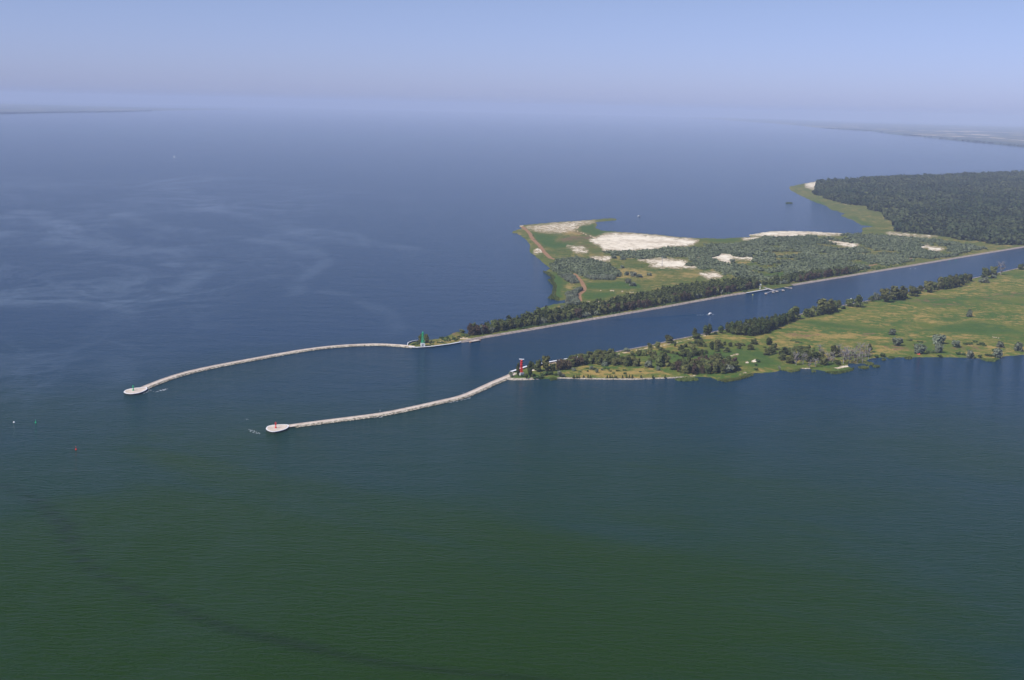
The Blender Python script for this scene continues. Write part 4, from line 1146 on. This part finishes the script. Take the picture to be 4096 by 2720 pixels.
def breakwater(crest_px, head_px, label, seed):
    z = 1.25
    line = resample(smooth_line([P(x, y, z)[:2] for x, y in crest_px], 3), 1.6)
    g = np.random.default_rng(seed)
    o = empty('breakwater', (0, 0, 0))
    # line runs from the shore to the head; the viewer's side is on its left
    ribbon(line, [(3.3, z - .25), (3.1, z), (-2.5, z), (-2.6, z + .4), (-3.2, z + .4), (-3.2, -.7)]).build('crest', M['concrete'], o)
    k = 5
    m = line[:-k]
    prof = [(2.8, z + .28), (3.7, z + .12), (4.7, z - .45), (5.6, .3), (6.2, -.5)]
    ribbon(m, prof[::-1], .35, seed).build('rubble_slope', M['rubble'], o)
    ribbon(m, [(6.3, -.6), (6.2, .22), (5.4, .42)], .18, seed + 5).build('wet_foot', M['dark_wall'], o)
    b = MB()
    for p, q in zip(offset_line(m, 3.4), offset_line(m, 5.9)):
        for _ in range(2):
            t = random.random(); c = p * (1 - t) + q * t
            b.rock((c[0], c[1], 1.2 * (1 - t) + .15), random.uniform(.3, .8))
    rb = b.build('boulders', M['rubble'], o); rb['kind'] = 'stuff'
    z = 1.7
    hp = smooth_line([P(x, y, z)[:2] for x, y in head_px] + [P(*head_px[0], z)[:2]], 2)[:-1]
    hp = [tuple(p) for p in hp]
    ar = sum(hp[i][0] * hp[(i + 1) % len(hp)][1] - hp[(i + 1) % len(hp)][0] * hp[i][1] for i in range(len(hp)))
    if ar < 0: hp = hp[::-1]
    c = np.mean(hp, 0)
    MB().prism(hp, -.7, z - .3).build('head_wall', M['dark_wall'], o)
    big = [tuple(c + (np.array(p) - c) * 1.012) for p in hp]; small = [tuple(c + (np.array(p) - c) * .93) for p in hp]
    b = MB(); n = len(hp)
    vs = [(*p, z - .3) for p in big] + [(*p, z + .12) for p in big] + [(*p, z + .12) for p in small] + [(*p, z - .1) for p in small]
    fs = [(r * n + i, r * n + (i + 1) % n, (r + 1) * n + (i + 1) % n, (r + 1) * n + i) for r in range(3) for i in range(n)]
    b.add(vs, fs).build('head_rim', M['concrete_rim'], o)
    MB().prism(small, z - .29, z + .06).build('head_deck', M['concrete'], o)
    tag(o, label, 'breakwater')


MOLE_N = [(1655, 1387), (1631, 1384), (1600, 1381), (1509, 1376), (1400, 1380), (1318, 1386), (1214, 1399), (1100, 1419), (971, 1443), (863, 1463), (753, 1487), (670, 1512), (588, 1544), (562, 1556)]
HEAD_N = [(495, 1568), (500, 1561), (519, 1555), (541, 1551.5), (566, 1550), (590, 1549), (588, 1558), (565, 1569), (545, 1574), (522, 1575.5), (503, 1573)]
MOLE_S = [(2060, 1491), (2030, 1506), (1978, 1527), (1908, 1560), (1848, 1586), (1745, 1609), (1629, 1635), (1526, 1656), (1373, 1675), (1210, 1696), (1145, 1705)]
HEAD_S = [(1064, 1715), (1068, 1706), (1083, 1701), (1102, 1699), (1128, 1697.5), (1158, 1698.5), (1150, 1713), (1125, 1722), (1100, 1727), (1082, 1725.5), (1070, 1721)]
breakwater(MOLE_N, HEAD_N, 'long pale curved breakwater ending in a round head with the green light', 3)
breakwater(MOLE_S, HEAD_S, 'pale bent breakwater ending in a round head with the red light', 4)


# ------------------------------------------------------------------ lights and towers
def head_light(x, y, mat, label, hgt=5.7):
    o = empty('navigation_light', P(x, y, 1.75))
    MB().lathe((0, 0, 0), [(.95, 0), (.95, .9), (.80, 1.0)], 18).build('base', M[mat], o)
    MB().lathe((0, 0, 1.0), [(.66, 0), (.60, hgt * .55)], 18).build('column', M[mat], o)
    MB().lathe((0, 0, 1.0 + .9), [(.70, 0), (.70, .35)], 18).build('white_band', M['white'], o)
    z = 1.0 + hgt * .55
    b = MB().lathe((0, 0, z), [(.62, 0), (1.05, .25), (1.05, .33), (.5, .34)], 18)
    g = b.build('gallery', M[mat], o)
    r = MB()
    for k in range(10):
        t = k * .628; r.tube((1.0 * math.cos(t), 1.0 * math.sin(t), z + .33), (1.0 * math.cos(t), 1.0 * math.sin(t), z + 1.1), .03, n=4)
        t2 = t + .628; r.tube((1.0 * math.cos(t), 1.0 * math.sin(t), z + 1.1), (1.0 * math.cos(t2), 1.0 * math.sin(t2), z + 1.1), .03, n=4)
    r.build('railing', M[mat], g)
    l = MB().lathe((0, 0, z + .34), [(.42, 0), (.42, .8)], 14).build('lantern', M['glass'], o)
    MB().lathe((0, 0, z + 1.14), [(.55, 0), (.3, .3), (.05, .42), (.04, .8)], 14).build('roof', M[mat], l)
    tag(o, label, 'beacon')


head_light(533, 1562, 'green', 'small green light column on the round head of the northern breakwater')
head_light(1103, 1712, 'red', 'small red light column with white band on the southern breakwater head')


def tower(x, y, mat, label, radar, base_h, hb, wb, wt, rz):
    o = empty('light_tower', P(x, y, 1.2), rz)
    b = MB()
    w0 = wb + 1.3
    for sx in (-1, 1):
        for sy in (-1, 1):
            b.box((sx * (w0 / 2 - .65), sy * (w0 / 2 - .65), base_h / 2), (1.5, 1.5, base_h), 0, .85)
    b.box((0, 0, base_h - .35), (w0 - .2, w0 - .2, .7))
    b.box((0, 0, (base_h - .7) / 2), (w0 - 1.6, w0 - 1.6, base_h - .72))
    bs = b.build('base', M['white'], o)
    MB().box((0, -(w0 / 2 - .8) - .02, 1.0), (.95, .08, 2.0)).build('door', M['steel'], bs)
    zt = base_h + hb

    def cor(t):
        w = (wb + (wt - wb) * t) / 2
        return [Vector((sx * w, sy * w, base_h + hb * t)) for sx, sy in ((-1, -1), (1, -1), (1, 1), (-1, 1))]
    c0, c1 = cor(0), cor(1)
    for i in range(4): MB().tube(c0[i], c1[i], .17, .13, 6).build('leg', M[mat], o)
    br = MB(); nl = 5
    for k in range(nl):
        a, e = cor(k / nl), cor((k + 1) / nl)
        for i in range(4):
            j = (i + 1) % 4
            br.tube(a[i], e[j], .07, n=4); br.tube(a[j], e[i], .07, n=4); br.tube(e[i], e[j], .08, n=4)
    br.build('bracing', M[mat], o)
    MB().lathe((0, 0, base_h), [(.62, 0), (.58, hb)], 14).build('stair_tube', M['pale_green' if mat == 'green' else mat], o)
    MB().lathe((0, 0, zt), [(1.2, -.5), (1.55, 0), (1.5, .1), (1.25, .12), (1.25, 2.0), (1.45, 2.1)], 20).build('watch_room', M[mat], o)
    g = MB().lathe((0, 0, zt + 2.1), [(1.2, 0), (1.75, .15), (1.75, .27), (1.0, .28)], 20).build('gallery', M[mat], o)
    r = MB()
    for k in range(12):
        t = k * math.pi / 6; t2 = t + math.pi / 6
        p = Vector((1.68 * math.cos(t), 1.68 * math.sin(t), zt + 2.37)); q = Vector((1.68 * math.cos(t2), 1.68 * math.sin(t2), zt + 2.37))
        r.tube(p, p + Vector((0, 0, 1)), .04, n=4); r.tube(p + Vector((0, 0, 1)), q + Vector((0, 0, 1)), .04, n=4); r.tube(p + Vector((0, 0, .5)), q + Vector((0, 0, .5)), .03, n=4)
    r.build('railing', M[mat], g)
    l = MB().lathe((0, 0, zt + 2.38), [(1.02, 0), (1.02, .75)], 16).build('lantern_base', M[mat], o)
    MB().lathe((0, 0, zt + 3.13), [(.95, 0), (.95, 1.0)], 16).build('lantern', M['glass'], o)
    bars = MB()
    for k in range(8):
        t = k * math.pi / 4; bars.tube((.97 * math.cos(t), .97 * math.sin(t), zt + 3.13), (.97 * math.cos(t), .97 * math.sin(t), zt + 4.13), .06, n=4)
    bars.build('glazing_bars', M[mat], l)
    d = MB().lathe((0, 0, zt + 4.13), [(1.2, 0), (1.1, .25), (.75, .75), (.3, 1.05), (.1, 1.15)], 18).build('dome', M[mat], o)
    if not radar:
        MB().lathe((0, 0, zt + 5.28), [(.09, 0), (.22, .15), (.22, .35), (.04, .5), (.03, 1.1)], 10).build('finial', M[mat], d)
    else:
        MB().lathe((0, 0, zt + 5.2), [(.35, 0), (.35, .5)], 12).build('pedestal', M[mat], o)
        MB().box((0, 0, zt + 6.1), (5.6, .55, .8)).build('radar_antenna', M['white'], o).rotation_euler = (0, R(0), -rz + R(-8))
    tag(o, label, 'lighthouse')
    return o


tower(1691, 1383, 'green', 'green lattice light tower on white plinth beside a dark tree', False, 3.4, 9.4, 3.8, 2.2, R(12))
tower(2085, 1500, 'red', 'red lattice light tower with white radar bar on top', True, 3.0, 9.2, 3.0, 1.9, R(20))


# ------------------------------------------------------------------ huts, jetty, boats, buoys
def box_thing(name, x, y, s, mat, label, cat, roof=None, rz=0.0, door=True, z=1.2):
    o = empty(name, P(x, y, z), rz)
    w = MB().box((0, 0, s[2] / 2), s).build('wall', M[mat], o)
    b = MB(); hx, hy = s[0] / 2 + .2, s[1] / 2 + .2
    b.add([(-hx, -hy, s[2]), (hx, -hy, s[2]), (hx, hy, s[2]), (-hx, hy, s[2]), (-hx, 0, s[2] + s[1] * .35), (hx, 0, s[2] + s[1] * .35)], [(0, 1, 5, 4), (2, 3, 4, 5), (0, 4, 3), (1, 2, 5), (3, 2, 1, 0)])
    b.build('roof', M[roof or mat], o)
    if door: MB().box((0, -s[1] / 2 - .03, min(1.0, s[2] * .45)), (.9, .08, min(2.0, s[2] * .85))).build('door', M['steel'], o)
    tag(o, label, cat)


box_thing('hut', 2127, 1474, (4.2, 2.6, 2.4), 'steel', 'small grey hut on the quay right of the red tower', 'hut')
box_thing('hut', 3040, 1148, (3.2, 2.8, 4.2), 'cream', 'pale cream beacon hut between trees above the jetty', 'hut', 'white', R(15))
box_thing('equipment_cabinet', 3040, 1156, (1.3, 1.2, 2.0), 'white', 'white cabinet on the bank below the cream hut', 'cabinet', None, R(15), False)
box_thing('equipment_cabinet', 1728, 1386, (1.6, 1.2, 1.0), 'cream', 'cream cabinet on the quay edge right of the green tower', 'cabinet', None, R(10), False, 1.5)
box_thing('equipment_cabinet', 2092, 1499, (1.8, 1.4, 2.4), 'white', 'white cabinet against the foot of the red tower', 'cabinet', None, R(30), False)


def tent():
    o = empty('tent', P(3674, 1417, 1.2), R(-20))
    MB().add([(-2, -1, 0), (2, -1, 0), (2, 1, 0), (-2, 1, 0), (-1.7, 0, 1.3), (1.7, 0, 1.3)], [(0, 1, 5, 4), (2, 3, 4, 5), (0, 4, 3), (1, 2, 5), (3, 2, 1, 0)]).build('canopy', M['red'], o)
    MB().tube((-1.7, 0, 0), (-1.7, 0, 1.35), .05, n=5).tube((1.7, 0, 0), (1.7, 0, 1.35), .05, n=5).build('poles', M['steel'], o)
    tag(o, 'small bright red tent under the big meadow willow', 'tent')


tent()


def mast():
    o = empty('lattice_mast', P(2648, 1067, 1.2))
    b = MB(); h = 21.0; n = 8
    def c(t): return [Vector((math.cos(a) * (.9 - .6 * t), math.sin(a) * (.9 - .6 * t), h * t)) for a in (0.3, 2.4, 4.5)]
    for i in range(3): b.tube(c(0)[i], c(1)[i], .12, .09, 5)
    for k in range(n):
        a, e = c(k / n), c((k + 1) / n)
        for i in range(3): b.tube(a[i], e[(i + 1) % 3], .06, n=4); b.tube(e[i], e[(i + 1) % 3], .06, n=4)
    b.build('lattice', M['steel'], o)
    MB().box((0, 0, h - 2), (4.0, .25, .3)).box((0, 0, h - 5), (3.0, .25, .3)).build('cross_arm', M['steel'], o)
    tag(o, 'thin grey lattice mast standing on the small sand patch', 'mast')


mast()


def jetty():
    o = empty('jetty', (0, 0, 0))
    z = 2.4
    q = lambda x, y, zz=z: P(x, y, zz)
    def beam(b, a, e, w, h, zt):
        a = Vector(a); e = Vector(e); d = e - a
        b.box(((a.x + e.x) / 2, (a.y + e.y) / 2, zt - h / 2), (d.length, w, h), math.atan2(d.y, d.x))
    a, e = q(3058, 1151), q(3098, 1162)
    d = (e - a).normalized(); n = Vector((-d.y, d.x, 0))
    b = MB(); beam(b, a + n * 1.7, e + n * 1.7, 1.3, .35, z + .3); b.build('walkway', M['steel'], o)
    b = MB(); beam(b, a - n * 1.7, e - n * 1.7, 1.3, .35, z + .3); b.build('walkway', M['steel'], o)
    b = MB(); beam(b, a, e, 2.0, .25, z - .05); b.build('deck', M['concrete'], o)
    pl = MB()
    for x0, y0, x1, y1 in ((3062, 1172, 3096, 1162), (3096, 1162, 3134, 1158)):
        b = MB(); beam(b, q(x0, y0), q(x1, y1), 1.4, .3, z + .1); b.build('walkway', M['steel'], o)
    for x, y in ((3064, 1173), (3093, 1167), (3108, 1164), (3133, 1160)):
        c = q(x, y)
        b = MB(); b.box((c.x, c.y, z - .5), (3.4, 3.4, 1.3), R(15)); dol = b.build('dolphin', M['concrete'], o)
        for sx, sy in ((-1, -1), (1, -1), (1, 1), (-1, 1)):
            pl.tube((c.x + sx * 1.1, c.y + sy * 1.1, -2), (c.x + sx * 1.1, c.y + sy * 1.1, z - 1.1), .3, n=8)
    for t in (.2, .5, .8):
        c = a.lerp(e, t)
        for s in (-1.7, 1.7): p = c + n * s; pl.tube((p.x, p.y, -2), (p.x, p.y, z), .25, n=8)
    pl.build('piles', M['pile'], o)
    tag(o, 'grey T shaped jetty with concrete dolphins on the north canal bank', 'jetty')
    # low landing stage right of it
    o = empty('landing_stage', (0, 0, 0))
    a, e = P(3140, 1149, 1.3), P(3160, 1152, 1.3)
    b = MB(); beam(b, a, e, 2.4, .4, 1.4); b.build('deck', M['concrete'], o)
    c = P(3165, 1152, 1.2); MB().box((c.x, c.y, 1.1), (2.6, 2.6, 1.2)).build('dolphin', M['concrete'], o)
    pl = MB()
    for t in (.2, .9):
        c2 = a.lerp(e, t); pl.tube((c2.x, c2.y, -2), (c2.x, c2.y, 1.1), .3, n=8)
    pl.tube((c.x, c.y, -2), (c.x, c.y, .6), .6, n=8)
    pl.build('piles', M['pile'], o)
    tag(o, 'low concrete landing stage right of the T shaped jetty', 'landing stage')
    # stone landing at the left end of the bank
    o = empty('landing_stage', (0, 0, 0))
    a, e = P(1880, 1366, 1.4), P(1917, 1359.5, 1.4)
    b = MB(); beam(b, a, e, 4.5, .5, 1.5); b.build('deck', M['concrete'], o)
    pl = MB()
    for x, y in ((1880, 1369), (1884, 1368), (1919, 1361), (1922, 1359)):
        c = P(x, y, 1); pl.tube((c.x, c.y, -2), (c.x, c.y, 2.0), .55, n=8)
    pl.build('piles', M['brick'], o)
    b = MB(); beam(b, a - Vector((0, 2.3, 0)), e - Vector((0, 2.3, 0)), .25, 1.4, 1.0); b.build('fender_wall', M['dark_wall'], o)
    tag(o, 'concrete landing with brown piles at the left end of the stone bank', 'landing stage')


jetty()


def hull_mb(L, B, D, n=14):
    b = MB(); V = []; Fc = []
    for i in range(n):
        t = i / (n - 1); x = -L / 2 + L * t
        w = B / 2 * (1 - max(0, (t - .45) / .55) ** 2.2) * (.88 + .12 * min(1, t / .3)); w = max(w, .03)
        sh = D * (.85 + .35 * t * t)
        V += [(x + .12 * t * L * .3, -w, sh), (x, -w * .82, .1), (x, 0, -.35 + .35 * t ** 3), (x, w * .82, .1), (x + .12 * t * L * .3, w, sh)]
    for i in range(n - 1):
        for j in range(4): Fc.append((i * 5 + j, i * 5 + j + 1, (i + 1) * 5 + j + 1, (i + 1) * 5 + j))
        Fc.append((i * 5 + 4, i * 5, (i + 1) * 5, (i + 1) * 5 + 4))
    Fc.append((0, 1, 2, 3, 4)[::-1])
    return b.add(V, Fc)


def motorboat(x, y, x2, y2, L, label, wake=True):
    a, e = P(x, y), P(x2, y2)
    d = e - a; rz = math.atan2(d.y, d.x)
    o = empty('motorboat', a, rz)
    B = L * .36
    hull_mb(L, B, 1.25).build('hull', M['white'], o)
    MB().lathe((0, 0, .55), [(.0, 0)] * 2, 4)
    b = MB()
    b.add([(-L * .18, -B * .36, 1.3), (L * .26, -B * .28, 1.5), (L * .26, B * .28, 1.5), (-L * .18, B * .36, 1.3), (-L * .14, -B * .30, 2.5), (L * .06, -B * .26, 2.5), (L * .06, B * .26, 2.5), (-L * .14, B * .30, 2.5)],
          [(3, 2, 1, 0), (4, 5, 6, 7), (0, 1, 5, 4), (1, 2, 6, 5), (2, 3, 7, 6), (3, 0, 4, 7)])
    c = b.build('cabin', M['white'], o)
    w = MB()
    w.add([(L * .085, -B * .22, 2.32), (L * .225, -B * .24, 1.70), (L * .225, B * .24, 1.70), (L * .085, B * .22, 2.32)], [(0, 1, 2, 3)])
    w.v = [(p[0] + .03, p[1], p[2] + .03) for p in w.v]
    for s in (-1, 1): w.box((-L * .03, s * B * .335, 1.98), (L * .2, .05, .42))
    w.build('window', M['glass'], c)
    r = MB()
    for s in (-1, 1):
        pts = [(L * .2, s * B * .42, 1.35), (L * .2, s * B * .42, 1.95), (L * .5, s * B * .06, 2.25)]
        r.tube(pts[0], pts[1], .03, n=4); r.tube(pts[1], pts[2], .03, n=4)
    r.build('bow_rail', M['steel'], o)
    st = MB(); 
    for s in (-1, 1): st.box((-L * .05, s * (B * .455), .62), (L * .8, .05, .22))
    st.build('stripe', M['glass'], o)
    MB().box((-L * .5 - .3, 0, .5), (.5, .5, 1.0), 0, .8).build('outboard_motor', M['pile'], o)
    tag(o, label, 'boat')
    return o, d.normalized()


bo, bd = motorboat(2841, 1257, 2865, 1252.5, 8.6, 'white cabin motorboat under way in the canal')
motorboat(2556, 865, 2566, 864.6, 11, 'white motorboat far out beyond the sandy point')


def foam_patch(px, label, amp=.6):
    """ragged foam flecks lying on the water around a pixel line"""
    line = resample(P2(px), .8); V = []
    g = np.random.default_rng(int(px[0][0]))
    for p in line:
        for _ in range(3):
            if g.random() < .5: continue
            c = p + g.normal(size=2) * amp * 1.1
            s = g.uniform(.15, .55)
            n = 6; a0 = g.uniform(0, 6.28)
            V += [(c[0] + s * math.cos(a0 + k * 1.047) * g.uniform(.7, 1.5), c[1] + s * math.sin(a0 + k * 1.047) * g.uniform(.5, 1), .05 + g.uniform(0, .03)) for k in range(n)]
    o = quads_obj('foam', np.array(V), np.zeros(len(V) // 6), M['foam'], None, 6)
    tag(o, label, 'foam', None, 'stuff')


foam_patch([(2790, 1260.5), (2815, 1260), (2842, 1260)], 'white churned foam behind the motorboat', .9)
foam_patch([(2848, 1259.5), (2862, 1256)], 'bow foam of the motorboat', .35)
foam_patch([(552, 1577), (575, 1572), (595, 1563), (600, 1560)], 'foam beside the northern breakwater head', .9)
foam_patch([(622, 1568), (650, 1560), (664, 1556)], 'foam flecks off the northern breakwater', 1.2)
foam_patch([(640, 1563), (662, 1562)], 'foam flecks off the northern breakwater slope', .8)
foam_patch([(985, 1676), (994, 1678)], 'small foam fleck left of the southern head', .8)
foam_patch([(990, 1718), (1010, 1722), (1025, 1731), (1036, 1733)], 'foam streak left of the southern head', 1.0)
foam_patch([(1795, 1611), (1830, 1605)], 'foam along the southern breakwater bend', .5)
foam_patch([(1495, 1672), (1525, 1668)], 'foam along the middle of the southern breakwater', .5)
foam_patch([(1840, 1601), (1870, 1595), (1880, 1592)], 'foam along the upper southern breakwater', .35)


def wake_ridge(px, w0, w1, h, label):
    line = resample(smooth_line(P2(px), 2), 2.5)
    n = len(line); V = []; Fc = []
    t = np.gradient(line, axis=0); t /= np.linalg.norm(t, axis=1)[:, None]
    nn = np.stack([-t[:, 1], t[:, 0]], 1)
    for i in range(n):
        f = i / (n - 1); w = w0 + (w1 - w0) * f; hh = h * (1 - f) ** .7
        for o_, z in ((-w, 0.01), (-w * .35, hh * .75), (0, hh), (w * .35, hh * .75), (w, 0.01)):
            p = line[i] + nn[i] * o_; V.append((p[0], p[1], z))
    for i in range(n - 1):
        for j in range(4): Fc.append((i * 5 + j, (i + 1) * 5 + j, (i + 1) * 5 + j + 1, i * 5 + j + 1))
    o = mesh_obj('wake', V, Fc, M['water'], None, True)
    tag(o, label, None, None, 'structure')


wake_ridge([(2838, 1256), (2760, 1259.5), (2640, 1268), (2520, 1275), (2430, 1279)], 2.2, 3.2, .8, 'far arm of the motorboat wake')
wake_ridge([(2838, 1262), (2800, 1276), (2760, 1292), (2690, 1325), (2620, 1358), (2540, 1395)], 2.0, 3.0, .75, 'near arm of the motorboat wake')
wake_ridge([(2680, 1324), (2620, 1351), (2560, 1378), (2500, 1404)], 1.8, 2.6, .6, 'second ripple of the motorboat wake')


def sailboat(x, y, L, mh, label):
    o = empty('sailboat', P(x, y), random.uniform(-.6, .6))
    hull_mb(L, L * .3, 1.1).build('hull', M['white'], o)
    MB().tube((L * .08, 0, .5), (L * .08, 0, mh), .09, .06, 6).build('mast', M['steel'], o)
    b = MB(); b.add([(L * .05, -.06, 2.0), (-L * .42, .35, 2.0), (L * .05, -.06, mh - .3), (L * .05, .06, 2.0), (-L * .42, .45, 2.0), (L * .05, .06, mh - .3)], [(0, 1, 2), (5, 4, 3), (0, 3, 4, 1), (1, 4, 5, 2), (2, 5, 3, 0)])
    b.build('sail', M['white'], o)
    tag(o, label, 'sailboat')


sailboat(697, 629, 9, 12, 'white sailboat nearest on the open water at left')
sailboat(960, 472, 11, 22, 'tiny white sailboat near the left far shore')
sailboat(2016, 530, 10, 16, 'tiny white sail in the middle distance, left of a pair')
sailboat(2067, 520, 10, 16, 'tiny white sail in the middle distance, right of a pair')
sailboat(2503, 552, 10, 15, 'tiny white sail above the sandy point')


def buoy(x, y, mat, shape, label, s=1.0):
    o = empty('buoy', P(x, y), 0)
    MB().lathe((0, 0, -.4 * s), [(.7 * s, 0), (1.05 * s, .25 * s), (1.05 * s, .75 * s), (.8 * s, .95 * s)], 16).build('float', M[mat], o)
    if shape == 'cone': MB().lathe((0, 0, .55 * s), [(.85 * s, 0), (.12 * s, 2.2 * s)], 14).build('body', M[mat], o)
    elif shape == 'can': MB().lathe((0, 0, .55 * s), [(.55 * s, 0), (.5 * s, 1.2 * s)], 14).build('body', M[mat], o)
    else: MB().lathe((0, 0, .55 * s), [(.8 * s, 0), (.7 * s, .35 * s), (.3 * s, .7 * s)], 14).build('body', M[mat], o)
    if shape != 'ball':
        b = MB(); b.tube((0, 0, .8 * s), (0, 0, 3.6 * s), .07 * s, n=6)
        b.lathe((0, 0, 3.4 * s), [(.28 * s, 0), (.28 * s, .5 * s)] if shape == 'can' else [(.3 * s, 0), (.03 * s, .6 * s)], 10)
        b.build('topmark', M[mat], o)
    tag(o, label, 'buoy')


buoy(56, 1690, 'white', 'ball', 'pale round buoy at the left edge of the picture', .9)
buoy(143, 1692, 'green', 'cone', 'green conical buoy left of the breakwaters', .85)
buoy(304, 1799, 'red', 'can', 'red buoy with topmark left of the southern breakwater head', .8)
buoy(3011, 1180, 'yellow', 'ball', 'yellowish buoy moored left of the jetty', 1.1)
buoy(3067, 1175.5, 'white', 'ball', 'white buoy at the left dolphin of the jetty', .6)
buoy(3798, 1044, 'green', 'cone', 'left one of two tiny green buoys close to the far canal bank', .6)
buoy(3823, 1041, 'green', 'cone', 'right one of two tiny green buoys close to the far canal bank', .6)
buoy(3642, 1074, 'white', 'ball', 'left one of two tiny white buoys in the canal', .5)
buoy(3661, 1074, 'white', 'ball', 'right one of two tiny white buoys in the canal', .5)
for x, y, lb in ((1853, 1584, 'thin post at the bend of the southern breakwater'), (1520, 1654, 'thin post on the middle of the southern breakwater')):
    o = empty('marker_post', P(x, y, 1.4))
    MB().tube((0, 0, -.2), (0, 0, 3.4), .09, .07, 6).build('pole', M['steel'], o)
    MB().box((0, 0, 3.5), (.5, .08, .4)).build('plate', M['white'], o)
    tag(o, lb, 'post')
o = empty('marker_post', P(3403, 1214, 1.4))
MB().tube((0, 0, -.2), (0, 0, 7.2), .18, .14, 8).build('pole', M['white'], o)
MB().lathe((0, 0, 7.2), [(.7, 0), (.7, 1.2), (.3, 1.6)], 12).build('lantern', M['white'], o)
tag(o, 'white beacon post peeking over trees on the south canal bank', 'beacon')

# ------------------------------------------------------------------ haze
b = MB(); b.box((0, 26000, (H + 90 - 3) / 2), (130000, 70000, H + 90 + 3))
b.v = [(x, y, -3.0 if z < 100 else H + 90) for x, y, z in b.v]
hm = bpy.data.materials.new('haze'); hm.use_nodes = True
nt = hm.node_tree
for n in list(nt.nodes):
    if n.type != 'OUTPUT_MATERIAL': nt.nodes.remove(n)
pv = nt.nodes.new('ShaderNodeVolumePrincipled')
pv.inputs['Color'].default_value = (.65, .735, .92, 1)
pv.inputs['Density'].default_value = HAZE_DENSITY
pv.inputs['Density Attribute'].default_value = ''
pv.inputs['Anisotropy'].default_value = -0.12
nt.links.new(pv.outputs[0], [n for n in nt.nodes if n.type == 'OUTPUT_MATERIAL'][0].inputs['Volume'])
hz = b.build('haze', hm)
hz['kind'] = 'stuff'
hz['label'] = 'pale blue haze over the whole lagoon'
hz['category'] = 'haze'
